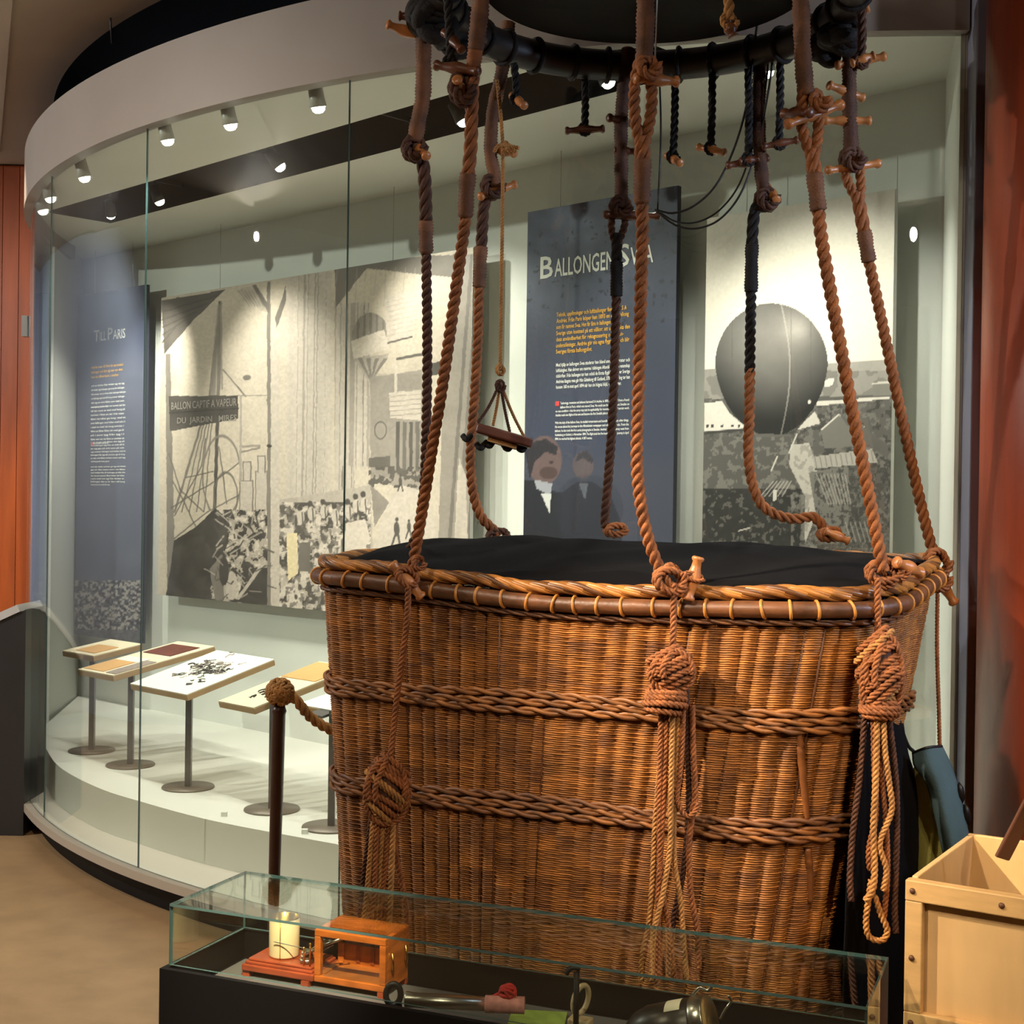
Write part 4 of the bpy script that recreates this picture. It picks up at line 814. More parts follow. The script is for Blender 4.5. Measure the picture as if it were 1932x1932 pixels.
iI, aI = np.meshgrid(np.arange(nr_), np.arange(na), indexing='ij'); a2 = (aI + 1) % na
Fq = np.stack([iI * na + aI, iI * na + a2, (iI + 1) * na + a2, (iI + 1) * na + aI], -1).reshape(-1, 4)
b = MB(); b.add(V.reshape(-1, 3), Fq); b.Q.append(np.array([list(range(na))[::-1]])); cl_ = single('canvas_cover', b, M['cloth'], 'black canvas cover spread over the basket opening', 'cloth', loc=(0.32, 3.87, 1.42))
sd = cl_.modifiers.new('thick', 'SOLIDIFY'); sd.thickness = 0.004; sd.offset = 0

# ================================================================== HOOP, DISC AND ROPES
HC = np.array([0.34, 3.70]); HR = 0.54; HZ = 2.95
hp = thing('suspension_hoop', 'dark wooden suspension hoop with toggled ropes above the basket', 'hoop', (HC[0], HC[1], HZ))
a = np.linspace(0, 2 * PI, 120, endpoint=False); p = np.c_[HC[0] + HR * np.cos(a), HC[1] + HR * np.sin(a), np.full(120, HZ)]
b = MB(); tube(b, p, 0.046, 14, closed=True); part('hoop_ring', b, M['hoopwood'], hp)
for k in range(30):
    t = 2 * PI * (k + 0.25 * random.random()) / 30; c = np.array([HC[0] + HR * math.cos(t), HC[1] + HR * math.sin(t), HZ]); u = np.array([math.cos(t), math.sin(t), 0]); 
    b = MB(); tube(b, ring_loop(c, u, (0, 0, 1), 0.049, 0.049, 20), 0.0075, 6, closed=True); part('rope_lashing', b, M['rope_black'], hp)
dc = thing('load_disc', 'dark round wooden disc hanging inside the suspension hoop', 'disc', (HC[0], HC[1], 2.985))
b = MB(); b.lathe([(0.001, 0), (0.44, 0.0), (0.47, 0.03), (0.47, 0.16), (0.44, 0.19), (0.001, 0.19)], (HC[0], HC[1], 2.985), (0, 0, 1), 72); part('disc_body', b, M['disc'], dc)
b = MB(); b.lathe([(0.471, 0.07), (0.478, 0.075), (0.478, 0.115), (0.471, 0.12)], (HC[0], HC[1], 2.985), (0, 0, 1), 72); part('rim_hoop', b, M['rope_black'], dc)
for t in range(6):
    an = 2 * PI * t / 6 + 0.3; b = MB(); tube(b, np.array([[HC[0] + 0.4 * math.cos(an), HC[1] + 0.4 * math.sin(an), 3.17], [HC[0] + 0.3 * math.cos(an), HC[1] + 0.3 * math.sin(an), 4.0]]), 0.012, 8); part('suspension_line', b, M['rope_black'], dc)

class Line:                                               # a rope laid through picture points with its distance running from Y0 (top) to Y1 (bottom)
    def __init__(s, pts, Y0, Y1):
        s.px = np.array(pts, float); s.Y0, s.Y1 = Y0, Y1
        L = np.r_[0, np.cumsum(np.hypot(*np.diff(s.px, axis=0).T))]; s.f = L / L[-1]
        s.P3 = np.array([P(x, y, Y0 + (Y1 - Y0) * f) for (x, y), f in zip(s.px, s.f)]); s.c = catmull(s.P3, 14)
        s.cy = proj(s.c)[1]; s.cx = proj(s.c)[0]
    def sub(s, ya, yb):
        i0 = int(np.argmax(s.cy >= ya)); i1 = len(s.cy) - int(np.argmax((s.cy <= yb)[::-1])); return s.c[max(0, i0):max(i0 + 3, i1)]
    def at(s, y): i = int(np.argmin(abs(s.cy - y))); return s.c[i]
    def dep(s, y): return float(s.at(y)[1])
def px_toggle(x0, y0, x1, y1, Y, dY=0.0, m='toggle', r=0.0135, par=None):
    b = MB(); toggle(b, P(x0, y0, Y - dY), P(x1, y1, Y + dY), r); return part('toggle', b, M[m], par)
def eye_loop(par, c, w, h, R, m, ang=0.0, name='eye_loop', depth=0.02, turns=1):
    u = np.array([math.cos(ang), 0.25, math.sin(ang)]); u /= np.linalg.norm(u); v = np.array([-math.sin(ang), 0.05, math.cos(ang)]); b = MB()
    a = np.linspace(0, 2 * PI * turns, 30 * turns); n = np.cross(u, v)
    p = c + np.cos(a)[:, None] * u * w + np.sin(a)[:, None] * v * h + n * (np.linspace(-1, 1, len(a)) * depth)[:, None]
    rope(b, p, R, None, 3, 5, 7, smooth=False); return part(name, b, M[m], par)
def main_rope(label, pts, Y0, Y1, R, secs, toggles, eyes=(), m='rope', plain_from=None):
    Ln = Line(pts, Y0, Y1); t = thing('suspension_rope', label, 'rope', tuple(Ln.c[-1]), 'ropes from the hoop to the basket')
    b = MB(); rope(b, Ln.sub(plain_from, 5000), R, None, 3, 7, 10, smooth=False); part('rope_line', b, M[m], t)
    for (kind, ya, yb, r, mm) in secs:
        b = MB(); sp_ = Ln.sub(ya, yb)
        if kind == 'serve': serve(b, sp_, r, smooth=False); part('twine_serving', b, M[mm], t)
        elif kind == 'splice': rope(b, sp_, r, r * 7, 4, 6, 12, smooth=False); part('splice', b, M[mm], t)
        elif kind == 'double':
            T_, N_, B_ = frames(resample(sp_, 0.02)[0]); q = resample(sp_, 0.02)[0]; w = np.sin(np.linspace(0.35, PI * 0.97, len(q)))[:, None] * 0.021
            for sg_ in (-1, 1): rope(b, q + np.array([1, 0.15, 0]) * w * sg_, r, None, 3, 6, 8)
            part('doubled_eye', b, M[mm], t)
        elif kind == 'plain': rope(b, sp_, r, None, 3, 6, 9, smooth=False); part('rope_line', b, M[mm], t)
    for (x0, y0, x1, y1, dY, tm) in toggles: px_toggle(x0, y0, x1, y1, Ln.dep((y0 + y1) / 2), dY, tm, par=t)
    for (x, y, w, h, ang, mm, turns) in eyes: eye_loop(t, P(x, y, Ln.dep(y) - 0.01), w * 0.72, h * 0.74, 0.0145, mm, ang, turns=turns)
    return t, Ln

R1 = 0.0165
rF1, LF1 = main_rope('orange-brown rope slanting from hoop to the pin at the basket front-left corner',
    [(925, -160), (915, -60), (907, 10), (900, 70), (893, 130), (890, 200), (888, 280), (881, 350), (877, 420), (868, 490), (853, 600), (836, 720), (818, 830), (799, 950), (782, 1050), (776, 1082)], 3.28, 3.76, R1,
    [('serve', -160, 96, 0.021, 'serve'), ('serve', 90, 130, 0.018, 'rope'), ('splice', 120, 335, 0.019, 'rope'), ('serve', 325, 412, 0.0205, 'serve')],
    [(862, 148, 880, 196, 0.05, 'toggle'), (820, 123, 905, 135, -0.03, 'toggle_dark')], [(872, 168, 0.03, 0.045, 0.2, 'rope_dark', 2)], plain_from=405)
rM, LM = main_rope('straight orange-brown rope hanging to the pin at the middle of the basket front',
    [(1214, -160), (1216, -60), (1218, 20), (1217, 80), (1214, 140), (1213, 200), (1212, 260), (1212, 320), (1211, 380), (1212, 450), (1208, 600), (1204, 760), (1202, 870), (1209, 950), (1224, 1020), (1243, 1070), (1252, 1086)], 3.12, 3.47, R1,
    [('serve', -160, 118, 0.021, 'serve'), ('double', 105, 285, 0.0145, 'rope'), ('splice', 255, 310, 0.021, 'rope'), ('serve', 295, 385, 0.021, 'serve')],
    [(1196, 148, 1280, 154, 0.02, 'toggle')], [(1222, 130, 0.026, 0.03, 0.4, 'rope', 2)], plain_from=380)
rRF, LRF = main_rope('orange-brown rope slanting to the pin at the basket front-right corner',
    [(1497, -160), (1505, -60), (1511, 10), (1514, 90), (1519, 160), (1527, 195), (1529, 240), (1533, 290), (1538, 340), (1544, 395), (1550, 450), (1566, 545), (1586, 655), (1606, 765), (1626, 865), (1645, 965), (1660, 1045), (1666, 1078)], 3.24, 3.34, R1,
    [('serve', -160, 182, 0.020, 'serve'), ('double', 165, 300, 0.0145, 'rope'), ('splice', 280, 330, 0.020, 'rope'), ('serve', 322, 402, 0.020, 'serve')],
    [(1482, 236, 1590, 196, 0.03, 'toggle'), (1478, 215, 1530, 212, -0.05, 'toggle_dark')], [(1545, 190, 0.02, 0.03, 0.3, 'rope', 1)], plain_from=395)
rRR, LRR = main_rope('rope slanting to the pin at the basket rear-right corner beside the column',
    [(1618, -60), (1610, 20), (1604, 100), (1602, 180), (1605, 250), (1608, 320), (1619, 375), (1629, 430), (1641, 500), (1656, 570), (1681, 690), (1706, 810), (1730, 920), (1750, 1005), (1763, 1050)], 3.78, 3.92, 0.0165,
    [('serve', -60, 300, 0.020, 'rope_dark'), ('double', 285, 380, 0.0145, 'rope'), ('splice', 360, 440, 0.021, 'rope'), ('serve', 432, 496, 0.021, 'serve')],
    [(1576, 124, 1672, 106, 0.0, 'toggle'), (1562, 160, 1630, 186, 0.02, 'toggle'), (1553, 228, 1644, 228, 0.0, 'toggle'), (1558, 322, 1661, 308, 0.02, 'toggle'), (1549, 42, 1641, 14, -0.02, 'toggle')],
    [(1608, 300, 0.032, 0.036, 0.1, 'rope_dark', 2), (1622, 112, 0.016, 0.03, 0.0, 'rope_dark', 1)], plain_from=490)
rL, LL = main_rope('dark rope hanging down behind the front-left rope at the basket left end',
    [(782, -100), (797, 10), (799, 100), (798, 180), (788, 235), (784, 275), (798, 310), (803, 380), (804, 470), (806, 600), (806, 720), (804, 820), (800, 920), (788, 1000), (774, 1036)], 3.70, 4.14, 0.0155,
    [('serve', -100, 268, 0.0215, 'serve'), ('splice', 268, 420, 0.0205, 'rope_dark'), ('serve', 412, 482, 0.0205, 'serve')],
    [(729, 45, 800, 72, 0.02, 'toggle'), (772, 262, 806, 296, -0.05, 'toggle'), (752, 30, 800, 34, 0.0, 'toggle_dark')], [(782, 280, 0.034, 0.038, 0.1, 'rope_dark', 2)], m='rope_dark', plain_from=478)
rBL, LBL = main_rope('brown rope curving onto the rear-left rim next to the swing board',
    [(960, 40), (948, 130), (930, 215), (926, 290), (934, 345), (914, 385), (909, 450), (905, 520), (902, 640), (895, 760), (888, 860), (893, 930), (908, 975), (928, 996), (940, 1012)], 4.12, 4.33, 0.0165,
    [('serve', 40, 356, 0.020, 'serve'), ('splice', 346, 470, 0.020, 'rope_dark'), ('serve', 462, 545, 0.020, 'serve')],
    [(903, 372, 974, 347, 0.03, 'toggle'), (932, 282, 972, 290, -0.03, 'toggle')], [(930, 352, 0.036, 0.04, 0.2, 'rope_dark', 2)], plain_from=540)
rBM, LBM = main_rope('dark rope hanging onto the rear rim in front of the wide navy text panel',
    [(1186, 90), (1178, 160), (1172, 230), (1172, 310), (1172, 370), (1168, 410), (1164, 450), (1163, 560), (1160, 680), (1155, 800), (1148, 900), (1142, 970), (1142, 996)], 4.20, 4.24, 0.0155,
    [('serve', 90, 396, 0.0205, 'rope_dark'), ('double', 380, 465, 0.012, 'rope_dark'), ('splice', 440, 500, 0.019, 'rope_black'), ('serve', 490, 565, 0.019, 'rope_black')],
    [(1138, 405, 1245, 408, 0.02, 'toggle_dark'), (1148, 222, 1192, 232, 0.04, 'toggle_dark'), (1158, 284, 1200, 286, 0.0, 'toggle_dark')], [(1171, 390, 0.032, 0.036, 0.0, 'rope_dark', 2)], m='rope_dark', plain_from=558)
rBR, LBR = main_rope('blackened rope looping onto the rear rim in front of the balloon photograph',
    [(1436, 90), (1432, 180), (1432, 260), (1437, 330), (1440, 372), (1424, 400), (1419, 460), (1417, 560), (1415, 680), (1414, 780), (1412, 850), (1418, 905), (1434, 948), (1462, 970), (1500, 979), (1532, 975), (1550, 990), (1560, 1010)], 4.10, 4.05, 0.0165,
    [('serve', 90, 380, 0.020, 'rope_dark'), ('splice', 372, 470, 0.0195, 'rope_black'), ('serve', 460, 558, 0.0195, 'rope_black'), ('plain', 550, 705, 0.0165, 'rope_black')],
    [(1370, 313, 1451, 298, 0.0, 'toggle_dark'), (1446, 352, 1466, 378, -0.04, 'toggle')], [(1447, 376, 0.034, 0.036, 0.3, 'rope_dark', 2)], plain_from=695)
# frayed, knotted ends on the rear rim
for par, (x, y), Y_, mm in ((rBM, (1162, 1000), 4.23, 'rope'), (rBR, (1566, 1008), 4.03, 'rope'), (rBL, (940, 1010), 4.33, 'rope_dark')):
    eye_loop(par, P(x, y, Y_), 0.03, 0.014, 0.012, mm, 0.1, 'knot', 0.02, 2)
px_toggle(1556, 1002, 1602, 1022, 4.0, 0.0, 'toggle', par=rBR)

# short toggled pendants under the hoop
def pendant(label, top, bot, tog, Y, m='rope_black', tm='toggle_dark', dY=0.0):
    t = thing('toggle_pendant', label, 'rope', tuple(P(*bot, Y)), 'short toggled ropes under the hoop')
    b = MB(); rope(b, [P(*top, Y), P((top[0] + bot[0]) / 2 + 1, (top[1] + bot[1]) / 2, Y), P(*bot, Y)], 0.0125, 0.07, 3, 6, 8); part('short_rope', b, M[m], t)
    b = MB(); toggle(b, P(tog[0], tog[1], Y - dY), P(tog[2], tog[3], Y + dY), 0.0125); part('toggle', b, M[tm], t)
    eye_loop(t, P(*bot, Y), 0.016, 0.018, 0.007, m, 0, 'eye_loop', 0.008)
pendant('short black rope with a level pin left of the middle front rope', (1104, 150), (1103, 244), (1066, 247, 1141, 243), 4.22)
pendant('short black rope with its pin pointing at the viewer', (1274, 150), (1270, 296), (1258, 293, 1284, 308), 4.20, tm='toggle', dY=-0.05)
pendant('short rope with a slanting pale pin right of the black cable', (1344, 140), (1341, 280), (1316, 277, 1369, 288), 4.16, tm='toggle', dY=-0.03)
pendant('short black rope with a level pin just left of the front-right rope', (1472, 110), (1470, 270), (1438, 277, 1506, 264), 4.05)
pendant('short black rope running beside the blackened rear rope', (1412, 130), (1412, 300), (1395, 305, 1432, 300), 4.08)
pendant('short rope with its pin end showing left of the hoop', (970, 120), (975, 188), (966, 180, 990, 200), 4.05, tm='toggle', dY=-0.05)
pendant('dark knotted pendant at the hoop left end', (845, 0), (850, 118), (838, 60, 872, 95), 3.55, tm='toggle_dark', dY=-0.04)
pendant('braided rope with a pale pin at the hoop right end', (1625, -20), (1626, 112), (1606, 120, 1650, 104), 3.66, m='rope_dark', tm='toggle')
pendant('frayed pale cord hanging in front of the dark disc', (1372, -40), (1376, 40), (1372, 40, 1384, 70), 3.05, m='rope_pale', tm='toggle_dark')
# bunched lashings at the two ends of the hoop
for (x, y, Y_, r_, lab) in ((815, 30, 3.72, 0.055, 'dark bunched rope lashing on the left end of the hoop'), (862, 75, 3.90, 0.045, 'dark rope lump between the two left ropes on the hoop'), (1590, 70, 3.75, 0.055, 'dark bunched rope lashing on the right end of the hoop'), (1552, 95, 3.85, 0.04, 'dark rope lump beside the front-right rope on the hoop')):
    c = P(x, y, Y_); t = thing('rope_lashing', lab, 'rope', tuple(c), 'lashings on the hoop')
    for k in range(8):
        an = random.uniform(0, PI); u = np.array([math.cos(an), 0.4 * math.sin(an), 0.3 * math.sin(2 * an)]); u /= np.linalg.norm(u); v = np.cross(u, (0.2, 1, 0.3 * k - 0.6)); v /= np.linalg.norm(v)
        b = MB(); tube(b, ring_loop(c + RNG.normal(0, 0.008, 3), u, v, r_ * random.uniform(0.35, 1), r_ * random.uniform(0.3, 0.8), 24), 0.02, 7, closed=True); part('turn', b, M['rope_black'], t)

# ------------------------------------------------------------------ pins and lashings on the basket rim
def rim_pin(label, x0, y0, x1, y1, Y, loops, m='toggle', r=0.0155, dY=0.0):
    t = thing('rim_pin', label, 'toggle', tuple(P((x0 + x1) / 2, (y0 + y1) / 2, Y)), 'turned pins on the basket rim')
    b = MB(); toggle(b, P(x0, y0, Y - dY), P(x1, y1, Y + dY), r); part('pin', b, M[m], t)
    for (x, y, w, h, ang, R, turns) in loops:
        eye_loop(t, P(x, y, Y - 0.005), w, h, R, 'rope', ang, 'rope_turn', 0.018, turns)
    return t
rim_pin('turned pin lying slantwise on the rim at the basket front-left', 738, 1062, 797, 1128, 3.70, [(768, 1088, 0.028, 0.02, -0.6, 0.010, 2), (790, 1062, 0.014, 0.016, 0, 0.008, 1)])
rim_pin('turned pin standing upright on the rim at the middle of the basket front', 1318, 1050, 1298, 1133, 3.40, [(1264, 1096, 0.036, 0.026, -0.3, 0.011, 2), (1272, 1088, 0.02, 0.03, 0.5, 0.010, 1), (1308, 1088, 0.022, 0.009, -0.2, 0.006, 2)])
rim_pin('turned pin lying level on the rim at the basket front-right corner', 1690, 1060, 1738, 1082, 3.40, [(1668, 1078, 0.04, 0.024, 0.1, 0.011, 2), (1660, 1092, 0.03, 0.018, -0.3, 0.009, 1), (1696, 1076, 0.018, 0.022, 0, 0.008, 1)], dY=0.03)
rim_pin('turned pin hanging slantwise off the basket rear-right corner', 1754, 1066, 1802, 1140, 3.84, [(1768, 1062, 0.030, 0.034, 0.2, 0.011, 2), (1772, 1098, 0.026, 0.022, 0.5, 0.010, 2)])

# ------------------------------------------------------------------ knotted rope bundles on the basket front
def bundle(label, cord, knot, strands, Y, R=0.0085, cr_=0.009, wraps=((0.45, 9),), m='rope', mk='rope', knot2=None):
    t = thing('rope_bundle', label, 'rope', tuple(P(knot[0], knot[1], Y)), 'knotted rope bundles hanging on the basket')
    b = MB(); rope(b, [P(x, y, Y_) for x, y, Y_ in cord], cr_, None, 3, 6, 9); part('cord', b, M[m], t)
    for kn, (ang, n) in [(knot, wraps[0])] + ([(knot2, (0.12, 5))] if knot2 else []):
        kx, ky, rx, ry = kn; c = P(kx, ky, Y); rx *= Y / F; ry *= Y / F; ryd = min(rx, 0.042)
        b = MB(); b.lathe([(max(1e-4, min(rx, 0.05) * 0.86 * math.sin(q)), -ry * 0.9 * math.cos(q)) for q in np.linspace(0, PI, 10)], c, (0, 0, 1), 14); part('knot_core', b, M['rope_dark'], t)
        for k in range(n):                                # turns of rope lying slantwise round the knot
            an2 = ang + random.uniform(-0.09, 0.09); nz = np.array([math.sin(an2), 0.2 + random.uniform(-0.1, 0.1), math.cos(an2)]); nz /= np.linalg.norm(nz)
            d = -0.9 + 1.8 * (k + 0.5) / n; u = np.cross(nz, (0, 1, 0.05)); u /= np.linalg.norm(u); v = np.cross(nz, u); rr = max(0.42, (1 - abs(d) ** 2.6) ** 0.5)
            a_ = np.linspace(0, 2 * PI, 30); q = (nz * d + np.cos(a_)[:, None] * u * rr + np.sin(a_)[:, None] * v * rr) * np.array([rx, ryd, ry]) * (0.94 + 0.16 * random.random())
            b = MB(); rope(b, c + q, R * 1.12, None, 3, 5, 7, smooth=False); part('turn', b, M[mk if random.random() < 0.7 else 'rope_pale'], t)
    kx, ky, rx, ry = knot; c = P(kx, ky, Y); rx *= Y / F; ry *= Y / F                 # long bights lying over the turns
    for bt in ([(-.75, .5), (-.98, -.1), (-.78, -.75), (0, -1.02), (.78, -.75), (.98, -.1), (.82, .45)], [(0, 1.0), (-.5, .74), (-.85, .25), (-.8, -.3)], [(.02, .98), (-.22, .62), (-.48, .12), (-.42, -.35)], [(.08, .98), (.55, .78), (.88, .32), (.82, -.2)]):
        q = np.array([[x * rx, -0.050 + 0.026 * (x * x + z_ * z_), z_ * ry] for x, z_ in bt]); b = MB(); rope(b, c + q, R * 1.05, None, 3, 5, 7); part('bight', b, M[mk], t)
    for i, st in enumerate(strands):
        mm = st[0]; pts = [P(x, y, st[1] - 0.006 * (i % 3)) for x, y in st[2:]]; b = MB(); rope(b, pts, R * random.uniform(0.9, 1.05), None, 3, 5, 7); part('strand', b, M[mm], t)
    return t
bundle('knotted rope bundle hanging on the left part of the basket front', [(770, 1105, 3.68), (768, 1170, 3.70), (752, 1290, 3.70), (742, 1380, 3.70), (737, 1430, 3.68)], (731, 1488, 40, 62), [
    ('rope_dark', 3.68, (700, 1545), (690, 1620), (682, 1690), (676, 1750)), ('rope_pale', 3.66, (704, 1550), (698, 1620), (692, 1690), (686, 1740)), ('rope', 3.66, (712, 1552), (709, 1630), (705, 1700), (697, 1745)),
    ('rope_pale', 3.65, (722, 1552), (718, 1630), (716, 1700), (710, 1750)), ('rope', 3.65, (733, 1552), (727, 1640), (721, 1690), (716, 1755)), ('rope_pale', 3.65, (742, 1552), (740, 1620), (737, 1690), (734, 1755)), ('rope', 3.66, (747, 1552), (746, 1600), (755, 1650), (763, 1690), (772, 1750))], 3.66)
bundle('knotted rope bundle hanging at the middle of the basket front', [(1272, 1100, 3.38), (1271, 1150, 3.39), (1270, 1200, 3.39), (1266, 1250, 3.40)], (1266, 1262, 40, 38), [
    ('rope_pale', 3.39, (1262, 1330), (1250, 1400), (1242, 1480), (1236, 1560), (1232, 1640), (1225, 1740), (1212, 1800), (1210, 1850)), ('rope', 3.38, (1255, 1320), (1256, 1400), (1252, 1500), (1247, 1600), (1243, 1680), (1241, 1780), (1240, 1860)),
    ('rope_pale', 3.37, (1270, 1330), (1268, 1400), (1266, 1500), (1264, 1600), (1250, 1690), (1234, 1760), (1228, 1850)), ('rope_pale', 3.37, (1280, 1330), (1276, 1400), (1272, 1520), (1272, 1620), (1284, 1700), (1290, 1780), (1296, 1850)),
    ('rope', 3.37, (1290, 1290), (1288, 1380), (1283, 1460), (1278, 1510), (1296, 1540), (1312, 1530), (1318, 1515)), ('rope', 3.40, (1306, 1330), (1308, 1420), (1312, 1500), (1306, 1535), (1300, 1600), (1303, 1680), (1316, 1760), (1318, 1830)),
    ('rope_dark', 3.40, (1296, 1300), (1298, 1420), (1299, 1540), (1288, 1650), (1270, 1740), (1262, 1840)), ('rope', 3.38, (1248, 1330), (1246, 1420), (1244, 1540), (1248, 1660), (1262, 1750), (1274, 1850))], 3.37, wraps=((-0.55, 6),), knot2=(1256, 1318, 36, 30))
bundle('knotted rope bundle hanging at the basket right corner before dark cloth', [(1656, 1090, 3.34), (1656, 1140, 3.34), (1656, 1190, 3.34), (1656, 1210, 3.33)], (1660, 1268, 38, 76), [
    ('rope_dark', 3.36, (1632, 1340), (1624, 1450), (1610, 1560), (1604, 1650), (1606, 1700)), ('rope', 3.33, (1648, 1345), (1650, 1450), (1652, 1540), (1640, 1600), (1642, 1640), (1650, 1600)), ('rope_pale', 3.32, (1666, 1345), (1670, 1420), (1678, 1480), (1682, 1530), (1660, 1590), (1672, 1640), (1666, 1680)),
    ('rope_pale', 3.31, (1655, 1345), (1652, 1480), (1648, 1560), (1650, 1640), (1646, 1680), (1632, 1700)), ('rope', 3.33, (1661, 1345), (1664, 1470), (1672, 1560), (1674, 1650), (1668, 1730)), ('rope_dark', 3.34, (1676, 1345), (1690, 1470), (1692, 1580), (1688, 1700), (1690, 1760)),
    ('rope_pale', 3.32, (1650, 1690), (1662, 1725), (1674, 1755), (1664, 1774), (1640, 1768), (1634, 1740), (1638, 1700), (1644, 1660))], 3.33, wraps=((-0.4, 10),), knot2=(1660, 1335, 33, 22))

# ------------------------------------------------------------------ swing board, cords and cables under the hoop
sw = thing('swing_board', 'small red-brown swing board hanging on four cords left of the wide navy panel', 'swing', tuple(P(950, 822, 4.12)))
b = MB(); rope(b, [P(938, 150, 4.06), P(946, 230, 4.08), P(949, 300, 4.10), P(948, 420, 4.11), P(946, 560, 4.12), P(944, 700, 4.12)], 0.0062, None, 3, 5, 8); part('cord', b, M['rope_pale'], sw)
eye_loop(sw, P(944, 698, 4.12), 0.010, 0.014, 0.006, 'rope_pale', 0.2, 'knot', 0.008, 2); eye_loop(sw, P(944, 728, 4.12), 0.012, 0.016, 0.006, 'rope_dark', 0.1, 'knot', 0.006, 1)
for (x, y, dY, mm) in ((902, 797, -0.02, 'rope_dark'), (930, 803, 0.04, 'rope_pale'), (962, 815, -0.02, 'rope_dark'), (990, 826, 0.04, 'rope_pale')):
    b = MB(); rope(b, [P(944, 722, 4.12), P((944 + x) / 2, (735 + y) / 2, 4.12 + dY / 2), P(x, y, 4.12 + dY)], 0.0052, None, 3, 5, 8); part('cord', b, M[mm], sw)
A_ = P(899, 808, 4.12); B_ = P(1004, 838, 4.12); u = (B_ - A_) / np.linalg.norm(B_ - A_); v = np.array([0.1, 0.99, -0.05]); v -= u * (v @ u); v /= np.linalg.norm(v); n = np.cross(u, v)
b = MB(); b.box((A_ + B_) / 2, (np.linalg.norm(B_ - A_), 0.075, 0.030), [u, v, n]); bevel(part('board', b, M['swing'], sw, False), 0.008, 3)
b = MB(); b.box((A_ + B_) / 2 + u * 0.0 - n * 0.022, (0.09, 0.045, 0.014), [u, v, n]); part('batten', b, M['rope_pale'], sw, False)
for (x, y) in ((880, 826), (906, 842), (922, 838), (957, 844), (983, 846)):
    b = MB(); c = P(x, y, 4.13); tube(b, catmull([c + (-.012, 0, .008), c + (0, 0.008, -.004), c + (.012, 0, .006), c + (0.004, -0.008, -.006), c + (-.008, 0, 0.0)], 6), 0.009, 7); part('stopper_knot', b, M['rope_black'], sw)
t = thing('frayed_knot', 'frayed pale cord knot beside the rear-left rope', 'rope', tuple(P(958, 272, 4.06)))
for k in range(6):
    c = P(955, 274, 4.05); e = P(955 + random.uniform(-25, 30), 272 + random.uniform(-18, 22), 4.05); b = MB(); rope(b, [c, c + (e - c) * 0.5 + RNG.normal(0, 0.012, 3), e], 0.006, None, 3, 5, 7); part('cord_end', b, M['rope_pale'], t)
for pts, r_, lab in (([(1236, 396, 4.14), (1270, 402, 4.13), (1310, 388, 4.12), (1350, 350, 4.11), (1385, 280, 4.10), (1410, 190, 4.08), (1424, 80, 4.06), (1432, 20, 4.04)], 0.0036, 'upper black cable drooping from the rear rope pin to the hoop'),
                     ([(1237, 398, 4.13), (1275, 425, 4.12), (1315, 431, 4.11), (1360, 412, 4.10), (1400, 360, 4.09), (1430, 270, 4.08), (1450, 170, 4.06), (1458, 110, 4.05)], 0.0034, 'lowest black cable drooping from the rear rope pin to the hoop'),
                     ([(1236, 395, 4.15), (1275, 418, 4.14), (1315, 419, 4.13), (1358, 396, 4.12), (1396, 345, 4.11), (1424, 260, 4.10), (1444, 165, 4.08), (1450, 110, 4.06)], 0.0030, 'middle black cable drooping from the rear rope pin to the hoop'),
                     ([(1243, 120, 4.15), (1247, 250, 4.15), (1241, 395, 4.15)], 0.0030, 'straight thin black cable right of the middle front rope'),
                     ([(1241, -60, 3.30), (1239, 40, 3.35), (1236, 112, 3.4)], 0.0018, 'thin pale wire beside the middle front rope at the picture top')):
    b = MB(); p = catmull([P(*q) for q in pts], 10); tube(b, p, r_, 6); single('cable', b, M['steel' if 'pale' in lab else 'cable'], lab, 'cable', group='thin cables under the hoop')
b = MB(); tube(b, np.array([P(205, -30, 5.75), P(211, 82, 5.75)]), 0.004, 6); single('ceiling_wire', b, M['cable'], 'thin dark wire hanging before the taupe ceiling at the upper left', 'wire')

# ------------------------------------------------------------------ rope barrier post
YP = 4.45; st_ = thing('barrier_post', 'slim dark wooden barrier post with a rope-knot ball on top', 'post', tuple(PZ(514, 1879, 0.0) * [1, 1, 0]))
top = P(527, 1330, YP); ft = np.array([P(512, 1800, YP)[0], YP, 0.0])
b = MB(); L_ = np.linalg.norm(top - ft); b.lathe([(0.016, 0.03), (0.017, 0.2), (0.021, L_ * 0.7), (0.021, L_ - 0.03), (0.024, L_ - 0.02), (0.018, L_)], ft, top - ft, 16); part('pole', b, M['stanch'], st_)
b = MB(); b.lathe([(0.001, 0), (0.15, 0.0), (0.15, 0.012), (0.03, 0.03), (0.001, 0.03)], ft, (0, 0, 1), 30); part('foot', b, M['stanch'], st_)
kc = P(528, 1306, YP)
b = MB(); b.lathe([(max(1e-4, 0.037 * math.sin(q)), -0.037 * math.cos(q)) for q in np.linspace(0, PI, 10)], kc, (0, 0, 1), 14); part('ball_core', b, M['rope_pale'], st_)
for k in range(7):
    nz = np.array([math.cos(k * 0.9), -0.35 + 0.2 * (k % 3), math.sin(k * 0.9)]); nz /= np.linalg.norm(nz); u = np.cross(nz, (0.1, 0.9, 0.3)); u /= np.linalg.norm(u); v = np.cross(nz, u)
    for d in (-0.3, 0.25):
        b = MB(); rr = 0.041 * math.sqrt(1 - d * d); rope(b, np.vstack([ring_loop(kc + nz * 0.041 * d, u, v, rr, rr, 26)] * 1 + [(kc + nz * 0.041 * d + u * rr)[None]]), 0.0085, None, 3, 5, 7, smooth=False); part('knot_turn', b, M['rope_pale'], st_)
